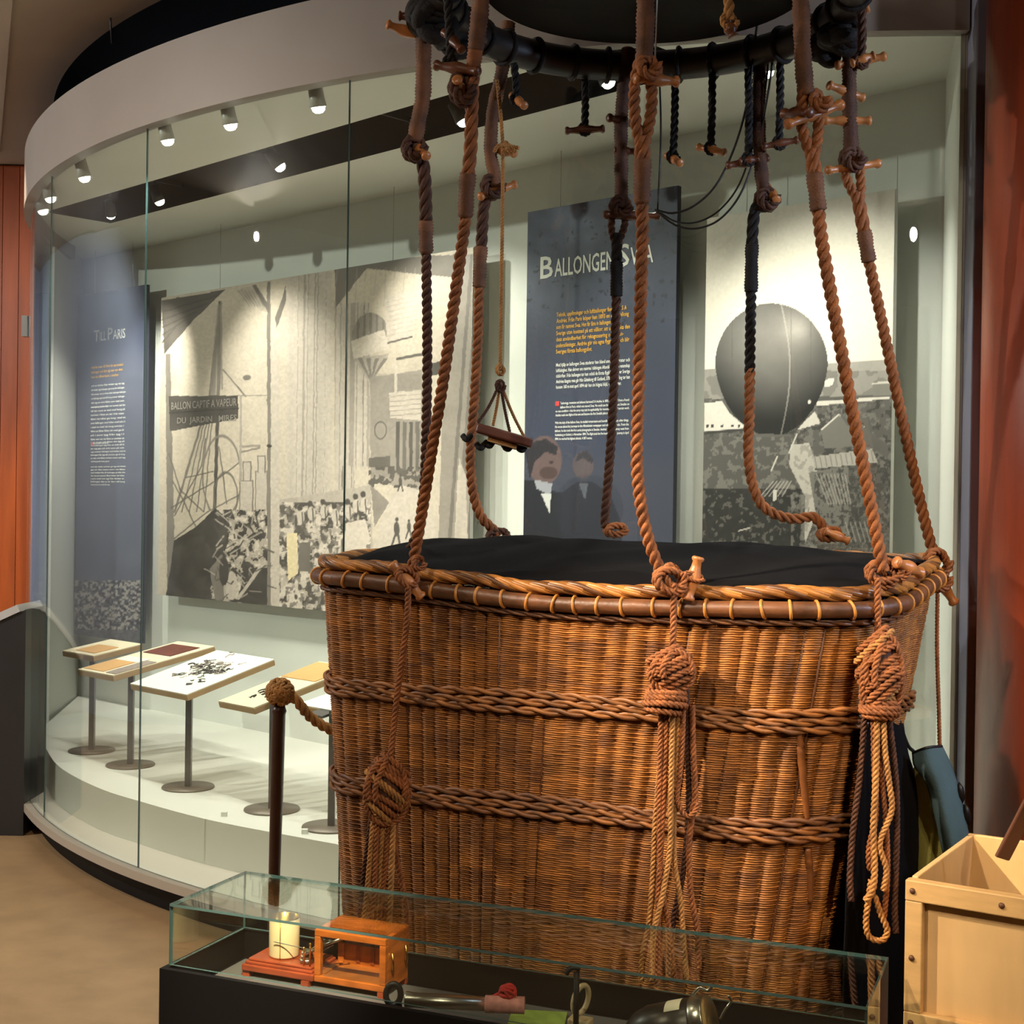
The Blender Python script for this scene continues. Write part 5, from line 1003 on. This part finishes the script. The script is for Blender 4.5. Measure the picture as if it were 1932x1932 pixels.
b = MB(); rope(b, [P(546, 1308, YP), P(560, 1322, YP), P(585, 1352, 4.48), (P(618, 1374, 4.5)), P(660, 1390, 4.52), P(720, 1398, 4.54), P(770, 1390, 4.55)], 0.018, None, 3, 7, 9); single('barrier_rope', b, M['rope_pale'], 'thick barrier rope sagging from the post to behind the basket', 'rope')

# ================================================================== LOW GLASS CASE IN FRONT
ZG, ZK, ZF = 0.66, 0.512, 0.44
FL = PZ(320, 1705, ZG); FR = PZ(1637, 1900, ZG); cu = (FR - FL); LC = np.linalg.norm(cu); cu /= LC; cv = np.array([-cu[1], cu[0], 0]); DC = 0.315; cz = np.array([0, 0, 1.0])
AX = [cu, cv, cz]
def CP(a, d, z): return np.array([FL[0], FL[1], 0]) + cu * a + cv * d + cz * z
kc_ = thing('display_case', 'long low black display case with a glass cover before the basket', 'display case', tuple(CP(LC / 2, DC / 2, 0)))
b = MB(); b.box(CP(LC / 2, DC / 2, ZF / 2), (LC + 0.03, DC + 0.03, ZF), AX); part('body', b, M['black'], kc_, False)
b = MB(); b.box(CP(LC / 2, DC / 2, ZF + 0.001), (LC - 0.02, DC - 0.02, 0.002), AX); part('case_floor', b, M['casefloor'], kc_, False)
for (a, d, w, h) in ((LC / 2, -0.008, LC + 0.03, 0.014), (LC / 2, DC + 0.008, LC + 0.03, 0.014), (-0.008, DC / 2, 0.014, DC), (LC + 0.008, DC / 2, 0.014, DC)):
    b = MB(); b.box(CP(a, d, (ZF + ZK) / 2), (w, h, ZK - ZF), AX); part('rim_board', b, M['black'], kc_, False)
th = 0.006
def pane(a, d, z, size, name='glass_pane'):
    b = MB(); b.box(CP(a, d, z), size, AX); o = part(name, b, M['glass'], kc_, False)
    o.data.materials.append(M['gedge']); k = int(np.argmin(size))
    ax_ = AX[k]
    for pl_ in o.data.polygons: pl_.material_index = 0 if abs(np.dot(pl_.normal, ax_)) > 0.7 else 1
pane(LC / 2, DC / 2, ZG - th / 2, (LC, DC, th), 'glass_top')
pane(LC / 2, th / 2, (ZK + ZG) / 2, (LC, th, ZG - ZK - 2 * th)); pane(LC / 2, DC - th / 2, (ZK + ZG) / 2, (LC, th, ZG - ZK - 2 * th))
pane(th / 2, DC / 2, (ZK + ZG) / 2, (th, DC - 2 * th, ZG - ZK - 2 * th)); pane(LC - th / 2, DC / 2, (ZK + ZG) / 2, (th, DC - 2 * th, ZG - ZK - 2 * th))
# ---- barograph: drum on a mahogany base beside its glazed cabinet
O = PZ(592, 1852, 0.456); z0 = 0.456
def BP(a, d, z): return np.array([O[0], O[1], z0]) + cu * a + cv * d + cz * z
bg = thing('barograph', 'wooden recording instrument with a cream chart drum and glazed cabinet', 'instrument', tuple(BP(0, 0.06, -0.014)))
for (a, d, z, s_) in ((-0.1, 0.06, 0.008, (0.2, 0.13, 0.016)), (-0.1, 0.06, 0.019, (0.188, 0.118, 0.008)), (-0.1, 0.06, 0.026, (0.176, 0.108, 0.007))):
    b = MB(); b.box(BP(a, d, z), s_, AX); bevel(part('base_board', b, M['mahogany'], bg, False), 0.003)
for (a, d) in ((-0.19, 0.01), (-0.02, 0.0), (-0.19, 0.11), (0.18, 0.01), (0.18, 0.12)):
    b = MB(); b.box(BP(a, d, -0.007), (0.02, 0.02, 0.014), AX); part('foot', b, M['mahogany'], bg, False)
dr = BP(-0.118, 0.058, 0.030)
b = MB(); b.lathe([(0.0345, 0.005), (0.036, 0.0), (0.037, 0.004), (0.037, 0.092), (0.0365, 0.094)], dr, cz, 36); b.Q[-1] = b.Q[-1][:0]; dm = part('chart_drum', b, M['drum'], bg)
b = MB(); b.lathe([(0.0355, 0.0), (0.0358, 0.095), (0.0368, 0.0955), (0.0372, 0.0945), (0.0374, 0.0935)], dr, cz, 36); b.Q[-1] = b.Q[-1][:0]; part('brass_liner', b, M['brass'], dm)
b = MB(); b.lathe([(0.001, 0.02), (0.034, 0.02), (0.034, 0.022), (0.001, 0.022)], dr, cz, 24); part('drum_floor', b, M['brass'], dm)
pp = dr + (P(0, 0, 1) * 0) + np.array([-0.004, -0.0375, 0]); b = MB(); tube(b, np.array([pp + cz * 0.0, pp + cz * 0.093]), 0.0011, 5); part('chart_clip', b, M['brass'], bg)
b = MB(); tube(b, np.array([pp + np.array([-0.015, -0.002, 0.045]), BP(0.0, 0.03, 0.062), BP(0.03, 0.04, 0.08)]), 0.0012, 5); part('pen_arm', b, M['silver'], bg)
for k in range(3):
    b = MB(); b.lathe([(0.001, 0), (0.017 - 0.002 * k, 0.0), (0.018 - 0.002 * k, 0.004), (0.017 - 0.002 * k, 0.008), (0.001, 0.008)], BP(-0.04, 0.035, 0.032 + 0.009 * k), cz, 20); part('aneroid_capsule', b, M['silver'], bg)
for (a, d, h) in ((-0.035, 0.012, 0.04), (-0.018, 0.012, 0.052), (-0.012, 0.05, 0.05)):
    b = MB(); b.lathe([(0.0025, 0), (0.0025, h), (0.004, h + 0.002), (0.001, h + 0.005)], BP(a, d, 0.03), cz, 8); part('brass_pillar', b, M['brass'], bg)
for (a, d, z, a2, d2, z2) in ((-0.045, 0.03, 0.05, 0.02, 0.03, 0.095), (-0.04, 0.02, 0.05, 0.0, 0.02, 0.075), (-0.03, 0.012, 0.06, 0.0, 0.05, 0.07)):
    b = MB(); tube(b, np.array([BP(a, d, z), BP(a2, d2, z2)]), 0.003, 6); part('lever', b, M['silver'], bg)
cb_ = thing('glazed_cabinet', 'small orange-brown wooden cabinet with a glass front in the low case', 'box', tuple(BP(0.095, 0.065, 0)))
W_, D2, H_ = 0.19, 0.13, 0.125; f_ = 0.016
for (a, d, z, s_) in ((W_ / 2, f_ / 2, f_ / 2, (W_, f_, f_)), (W_ / 2, f_ / 2, H_ - f_ / 2, (W_, f_, f_)), (f_ / 2, f_ / 2, H_ / 2, (f_, f_, H_ - 2 * f_)), (W_ - f_ / 2, f_ / 2, H_ / 2, (f_, f_, H_ - 2 * f_)),
                      (f_ / 2, D2 - f_ / 2, H_ / 2, (f_, f_, H_)), (f_ / 2, D2 / 2, f_ / 2, (f_, D2 - 2 * f_, f_)), (f_ / 2, D2 / 2, H_ - f_ / 2, (f_, D2 - 2 * f_, f_))):
    b = MB(); b.box(BP(a, d, z), s_, AX); bevel(part('frame_bar', b, M['oak'], cb_, False), 0.002)
b = MB(); b.box(BP(W_ / 2, D2 / 2, 0.006), (W_ - 0.002, D2 - 0.002, 0.010), AX); part('bottom', b, M['oak'], cb_, False)
b = MB(); b.box(BP(W_ / 2, D2 - 0.006, H_ / 2), (W_ - 0.004, 0.010, H_ - 0.004), AX); part('back_board', b, M['oak'], cb_, False)
for a in (0.055, 0.095, 0.135):
    b = MB(); b.box(BP(a, D2 - 0.012, H_ / 2), (0.010, 0.003, H_ - 0.035), AX); part('dark_batten', b, M['mahogany'], cb_, False)
b = MB(); tube(b, np.array([BP(0.0, 0.03, 0.075), BP(0.06, 0.06, 0.10)]), 0.004, 6); part('lever_end', b, M['silver'], cb_)
b = MB(); b.box(BP(W_ - 0.007, D2 / 2 + 0.004, H_ / 2), (0.013, D2 - 0.024, H_ - 0.004), AX); sd_ = part('side_door', b, M['oak'], cb_, False)
for d in (0.03, 0.10):
    b = MB(); tube(b, np.array([BP(W_ + 0.003, d, 0.085), BP(W_ + 0.005, d, 0.06), BP(W_ + 0.003, d, 0.045)]), 0.0028, 6); part('hook', b, M['brass'], sd_)
b = MB(); b.box(BP(W_ / 2, D2 - 0.038, H_ - 0.005), (W_ - 0.004, 0.07, 0.009), AX); part('top_board', b, M['oak'], cb_, False)
b = MB(); b.box(BP(W_ / 2, 0.006, H_ / 2), (W_ - 2 * f_, 0.002, H_ - 2 * f_), AX); part('glass_front', b, M['glass'], cb_, False)
# ---- small things further along the case
mh = thing('metal_horn', 'polished metal tube with its end bound in pink twine', 'tube', tuple(PZ(860, 1890, 0.49)))
h0, h1, h2 = PZ(765, 1886, 0.50), PZ(915, 1894, 0.50), PZ(990, 1897, 0.50)
b = MB(); d_ = (h1 - h0); L1 = np.linalg.norm(d_); b.lathe([(0.018, 0), (0.0185, 0.002), (0.0165, 0.02), (0.0155, L1)], h0, d_, 24); part('tube', b, M['silver'], mh)
b = MB(); q, s = resample(np.array([h1, h2]), 0.002); tube(b, q, 0.0185 * (1 + 0.07 * np.where(np.arange(len(q)) % 2, 1, -1)), 14); part('twine_binding', b, M['pink'], mh)
b = MB(); c = PZ(742, 1876, 0.485); tube(b, ring_loop(c, cv * 0.5 + cu * 0.85, cz, 0.017, 0.024, 26), 0.007, 8, closed=True); b.box(c - cz * 0.034, (0.03, 0.03, 0.022), AX); single('ring_support', b, M['black'], 'black ring-shaped support holding the metal tube end', 'support')
c = PZ(958, 1872, 0.525); ya = thing('twine_ball', 'small ball of red twine lying on the bound tube', 'twine', tuple(c))
for k in range(9):
    an = RNG.normal(0, 1, 3); an /= np.linalg.norm(an); u = np.cross(an, (0.3, 0.4, 0.8)); u /= np.linalg.norm(u); v = np.cross(an, u); b = MB(); tube(b, ring_loop(c + an * 0.006, u, v, 0.016, 0.016, 22), 0.004, 6, closed=True); part('turn', b, M['redyarn'], ya)
b = MB(); tube(b, catmull([c, c + (-0.02, 0, -0.004), c + (-0.035, 0, -0.012), c + (-0.05, 0.0, -0.016)], 6), 0.004, 6); part('loose_end', b, M['redyarn'], ya)
b = MB(); g0 = PZ(960, 1926, 0.447); g1 = PZ(1066, 1932, 0.447); gu = (g1 - g0); gl_ = np.linalg.norm(gu); gu /= gl_; gv = np.array([-gu[1], gu[0], 0]); b.box((g0 + g1) / 2 + gv * 0.02, (gl_, 0.09, 0.006), [gu, gv, cz]); single('green_booklet', b, M['greenp'], 'flat green booklet on the floor of the low case', 'booklet', False)
hs = thing('hook_stand', 'slim black stand with a small hooked top in the low case', 'stand', tuple(PZ(1087, 1960, 0.444) * [1, 1, 0] + [0, 0, 0.444]))
Yh = 2.93; tp_ = P(1088, 1834, Yh); b = MB(); tube(b, np.array([[tp_[0], Yh, 0.445], tp_]), 0.0062, 8); part('stem', b, M['black'], hs)
b = MB(); tube(b, catmull([P(1094, 1828, Yh), P(1082, 1826, Yh), P(1072, 1831, Yh), P(1068, 1838, Yh)], 6), 0.0058, 8); part('hook', b, M['black'], hs)
b = MB(); b.lathe([(0.001, 0), (0.03, 0), (0.03, 0.008), (0.001, 0.01)], (tp_[0], Yh, 0.443), cz, 20); part('foot', b, M['black'], hs)
b = MB(); c = P(1096, 1886, 2.96); tube(b, ring_loop(c, np.array([0.8, 0.6, 0.1]), np.array([0.1, 0, 1]), 0.021, 0.030, 30), 0.006, 8, closed=True); single('ivory_ring', b, M['ivory'], 'cream ring hanging behind the slim black stand', 'ring')
b = MB(); c = P(1095, 1930, 2.97); b.box((c[0], c[1], 0.468), (0.05, 0.035, 0.05), AX); bevel(single('cream_block', b, M['ivory'], 'small cream block below the cream ring', 'block', False), 0.004)
cn = thing('tin_canister', 'worn black tin canister lying on its side with a bright metal lid', 'canister', tuple(P(1260, 1925, 2.86)))
c0, c1 = P(1190, 1948, 2.90), P(1338, 1922, 2.83); d_ = c1 - c0; L1 = np.linalg.norm(d_); d_ /= L1; R_ = 0.048
b = MB(); b.lathe([(0.001, 0), (R_ * 0.5, 0.0), (R_ * 0.8, 0.02), (R_, 0.05), (R_, L1 - 0.02)], c0, d_, 30); cbody = part('body', b, M['canblack'], cn)
b = MB(); b.lathe([(R_ * 1.02, L1 - 0.03), (R_ * 1.05, L1 - 0.026), (R_ * 1.05, L1), (R_ * 0.98, L1 + 0.003), (0.001, L1 - 0.004)], c0, d_, 30); part('lid', b, M['silver'], cn)
a_ = np.linspace(-0.4, 0.5, 12); uu = np.cross(d_, cz); uu /= np.linalg.norm(uu); vv = np.cross(uu, d_)
b = MB(); s1_ = [c0 + d_ * (L1 * 0.55) + (-uu * math.sin(x + 0.2) * -1 + vv * math.cos(x + 0.2)) * R_ * 1.012 for x in a_]; s2_ = [q + d_ * 0.035 for q in s1_]; b.strip(s1_, s2_); part('paper_label', b, M['paper'], cn)
b = MB(); c = c1 + vv * 0.052; tube(b, catmull([c - d_ * 0.02, c + vv * 0.012, c + d_ * 0.015 + vv * 0.004, c + d_ * 0.03 + vv * 0.014], 6), 0.004, 6); part('wire_hook', b, M['silver'], cn)
b = MB(); c = P(1368, 1905, 2.86); tube(b, catmull([c + (-0.01, 0, -0.02), c + (0, 0, 0.0), c + (0.012, 0, 0.018), c + (0.006, 0, 0.03)], 6), 0.003, 6); part('chain', b, M['silver'], cn)

# ================================================================== PINE CRATE, BAG, DRAPE, LECTERN
C0 = PZ(1711, 1657, 0.81); ku = np.array([0.84, -0.5426, 0]); kv = np.array([0.5426, 0.84, 0]); KA = [ku, kv, cz]
def KP(a, d, z): return np.array([C0[0], C0[1], 0]) + ku * a + kv * d + cz * z
cr2 = thing('pine_crate', 'open pale pine crate with a recessed plywood panel at the right', 'crate', tuple(KP(0.3, 0.25, 0.47)))
LK, DK, KT, KB = 0.62, 0.50, 0.81, 0.485
for (nm, a, d, z, s_, m_) in (('top_rail', LK / 2, 0.0, KT - 0.022, (LK, 0.024, 0.044), 'pine'), ('bottom_rail', LK / 2, 0.0, KB + 0.022, (LK, 0.024, 0.044), 'pine'), ('stile', 0.0185, 0.0, (KT + KB) / 2, (0.037, 0.022, KT - KB - 0.088), 'pine'), ('stile', LK - 0.0185, 0.0, (KT + KB) / 2, (0.037, 0.022, KT - KB - 0.088), 'pine'),
                              ('panel', LK / 2, 0.018, (KT + KB) / 2, (LK, 0.010, KT - KB - 0.004), 'plyw'), ('side_board', 0.006, DK / 2 + 0.02, (KT + KB) / 2 - 0.001, (0.014, DK - 0.04, KT - KB - 0.004), 'plyw'), ('side_board', LK - 0.006, DK / 2 + 0.02, (KT + KB) / 2, (0.014, DK - 0.04, KT - KB), 'plyw'),
                              ('back_board', LK / 2, DK, (KT + KB) / 2, (LK, 0.014, KT - KB), 'plyw'), ('bottom_board', LK / 2, DK / 2, KB + 0.006, (LK - 0.02, DK - 0.02, 0.012), 'plyw'), ('inner_shelf', LK / 2 + 0.05, DK / 2, KT - 0.10, (LK - 0.12, 0.07, 0.02), 'pine'), ('inner_slat', LK / 2, DK / 2 + 0.11, KT - 0.12, (LK - 0.04, 0.06, 0.02), 'charcoal')):
    b = MB(); b.box(KP(a, d, z), s_, KA); bevel(part(nm, b, M[m_], cr2, False), 0.0025)
for (a, z) in ((0.016, KT - 0.022), (0.016, KT - 0.165), (0.016, KB + 0.022), (0.20, KT - 0.022), (0.20, KB + 0.022)):
    b = MB(); b.lathe([(0.001, 0), (0.0065, 0.0), (0.005, 0.004), (0.001, 0.005)], KP(a, -0.012, z), -kv, 12); part('screw', b, M['strap'], cr2)
b = MB(); b.box((P(1890, 1620, 3.12) + P(1962, 1480, 3.05)) / 2, (0.036, 0.012, np.linalg.norm(P(1890, 1620, 3.12) - P(1962, 1480, 3.05))), [np.cross((P(1962, 1480, 3.05) - P(1890, 1620, 3.12)) / np.linalg.norm(P(1890, 1620, 3.12) - P(1962, 1480, 3.05)), (0, 1, 0)) * -1, np.array([0, 1, 0.05]), (P(1962, 1480, 3.05) - P(1890, 1620, 3.12)) / np.linalg.norm(P(1890, 1620, 3.12) - P(1962, 1480, 3.05))])
bevel(part('strap', b, M['strap'], cr2, False), 0.004)
b = MB(); b.box(KP(LK / 2, DK / 2, KB / 2), (LK - 0.04, DK - 0.04, KB), KA); single('crate_plinth', b, M['slate'], 'dark plinth under the pale pine crate', 'plinth', False)

# hanging canvas bag at the right side of the basket
bgY = 3.80; hb = thing('canvas_bag', 'blue-green and olive canvas bag hanging on a cord by the column', 'bag', tuple(P(1760, 1640, bgY)))
b = MB(); rope(b, [P(1769, 1120, bgY), P(1768, 1220, bgY), P(1771, 1330, bgY), P(1773, 1412, bgY)], 0.0062, None, 3, 5, 8); part('cord', b, M['rope'], hb)
b = MB(); rope(b, [P(1664, 1120, 3.42), P(1676, 1200, 3.55), P(1690, 1330, 3.68), P(1710, 1400, 3.75), P(1726, 1420, bgY)], 0.0055, None, 3, 5, 8); part('cord', b, M['rope_black'], hb)
def loft(mb, secs, n=26):                                  # sections: picture x centre, y, half-width px, distance, half-depth m
    V = []
    for (x, y, w, Y_, dp) in secs:
        c = P(x, y, Y_)
        for k in range(n): a = 2 * PI * k / n; V.append(c + np.array([math.cos(a) * w * Y_ / F, math.sin(a) * dp, 0.004 * math.sin(3 * a)]))
    m_ = len(secs); Fc = [(i * n + k, i * n + (k + 1) % n, (i + 1) * n + (k + 1) % n, (i + 1) * n + k) for i in range(m_ - 1) for k in range(n)] + [tuple(range(n))[::-1], tuple((m_ - 1) * n + k for k in range(n))]
    mb.add(V, Fc)
b = MB(); loft(b, [(1752, 1424, 16, bgY - 0.075, 0.02), (1752, 1455, 28, bgY - 0.075, 0.04), (1756, 1500, 38, bgY - 0.075, 0.055), (1762, 1560, 46, bgY - 0.075, 0.07), (1766, 1630, 52, bgY - 0.075, 0.08), (1768, 1700, 52, bgY - 0.075, 0.08), (1766, 1770, 38, bgY - 0.075, 0.06), (1764, 1800, 12, bgY - 0.075, 0.03)]); part('bag_body', b, M['bagolive'], hb)
def sheet(name, rowsP, m, par, thick=0.004):
    R_ = np.array(rowsP); nr0, nc0 = R_.shape[:2]
    fine = np.stack([catmull(R_[i], 6) for i in range(nr0)]); fine = np.stack([catmull(fine[:, j], 6) for j in range(fine.shape[1])], 1)
    nr1, nc1 = fine.shape[:2]; fine = fine + (RNG.normal(0, 1, fine.shape) * 0.0004); i = np.arange(nr1 - 1)[:, None]; k = np.arange(nc1 - 1)[None]
    Fq = np.stack([i * nc1 + k, i * nc1 + k + 1, (i + 1) * nc1 + k + 1, (i + 1) * nc1 + k], -1).reshape(-1, 4); b = MB(); b.add(fine.reshape(-1, 3), Fq)
    o = part(name, b, M[m], par) if par is not None else b
    if par is not None: sd = o.modifiers.new('thick', 'SOLIDIFY'); sd.thickness = thick
    return o
sheet('flap', [[P(1722, 1422, 3.675), P(1748, 1412, 3.645), P(1777, 1409, 3.675)], [P(1726, 1446, 3.645), P(1760, 1448, 3.605), P(1796, 1452, 3.665)], [P(1750, 1480, 3.625), P(1778, 1500, 3.595), P(1812, 1510, 3.665)], [P(1766, 1545, 3.615), P(1792, 1565, 3.585), P(1826, 1572, 3.665)], [P(1780, 1610, 3.615), P(1806, 1625, 3.595), P(1838, 1632, 3.675)]], 'bagblue', hb)
b = MB(); tube(b, catmull([P(1722, 1421, 3.670), P(1748, 1411, 3.640), P(1777, 1408, 3.670)], 8), 0.004, 6); part('binding', b, M['cable'], hb)
for (x, y) in ((1808, 1490), (1820, 1530)): b = MB(); loft(b, [(x, y - 12, 3, 3.665, 0.008), (x + 2, y - 4, 8, 3.665, 0.014), (x + 4, y + 12, 9, 3.665, 0.014), (x + 5, y + 24, 3, 3.665, 0.006)], 12); part('leather_tab', b, M['cable'], hb)
# black canvas drape that doubles as the shade on the basket's right side
dp = thing('drape_and_shade', 'black canvas drape hanging along the shaded right side of the basket', 'cloth', tuple(P(1660, 1850, 3.6)))
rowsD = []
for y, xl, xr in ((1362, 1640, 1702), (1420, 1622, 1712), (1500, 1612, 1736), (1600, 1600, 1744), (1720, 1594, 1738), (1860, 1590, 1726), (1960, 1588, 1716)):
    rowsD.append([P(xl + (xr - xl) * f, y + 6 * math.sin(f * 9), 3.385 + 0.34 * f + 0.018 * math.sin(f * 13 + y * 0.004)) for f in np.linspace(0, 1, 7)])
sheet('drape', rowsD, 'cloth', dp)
# charcoal lectern at the far left
le = thing('lectern', 'charcoal lectern with a white printed sheet at the far left', 'lectern', (-2.65, 6.7, 0))
zr = P(47, 1150, 6.5)[2]; xr_ = P(47, 1300, 6.5)[0]
V = [(xr_ - 0.7, 6.5, 0), (xr_, 6.5, 0), (xr_, 6.8, 0), (xr_ - 0.7, 6.8, 0), (xr_ - 0.7, 6.5, zr - 0.33), (xr_, 6.5, zr), (xr_, 6.8, zr), (xr_ - 0.7, 6.8, zr - 0.33)]
V = [np.array(q) for q in V]
b = MB(); b.add(V, [(0, 1, 5, 4), (1, 2, 6, 5), (2, 3, 7, 6), (3, 0, 4, 7), (4, 5, 6, 7), (3, 2, 1, 0)]); part('body', b, M['charcoal'], le, False)
nn = np.cross(V[5] - V[4], V[7] - V[4]); nn /= np.linalg.norm(nn); nn = nn if nn[2] > 0 else -nn
cenp = (V[4] + V[5] + V[6] + V[7]) / 4 + nn * 0.02; uu = (V[5] - V[4]) / np.linalg.norm(V[5] - V[4]); vv = np.cross(nn, uu)
b = MB(); b.box(cenp, (0.72, 0.32, 0.035), [uu, vv, nn]); part('top_board', b, M['lightwall'], le, False)
b = MB(); b.box(cenp + nn * 0.02, (0.62, 0.24, 0.003), [uu, vv, nn]); part('printed_sheet', b, M['greyink'], le, False)
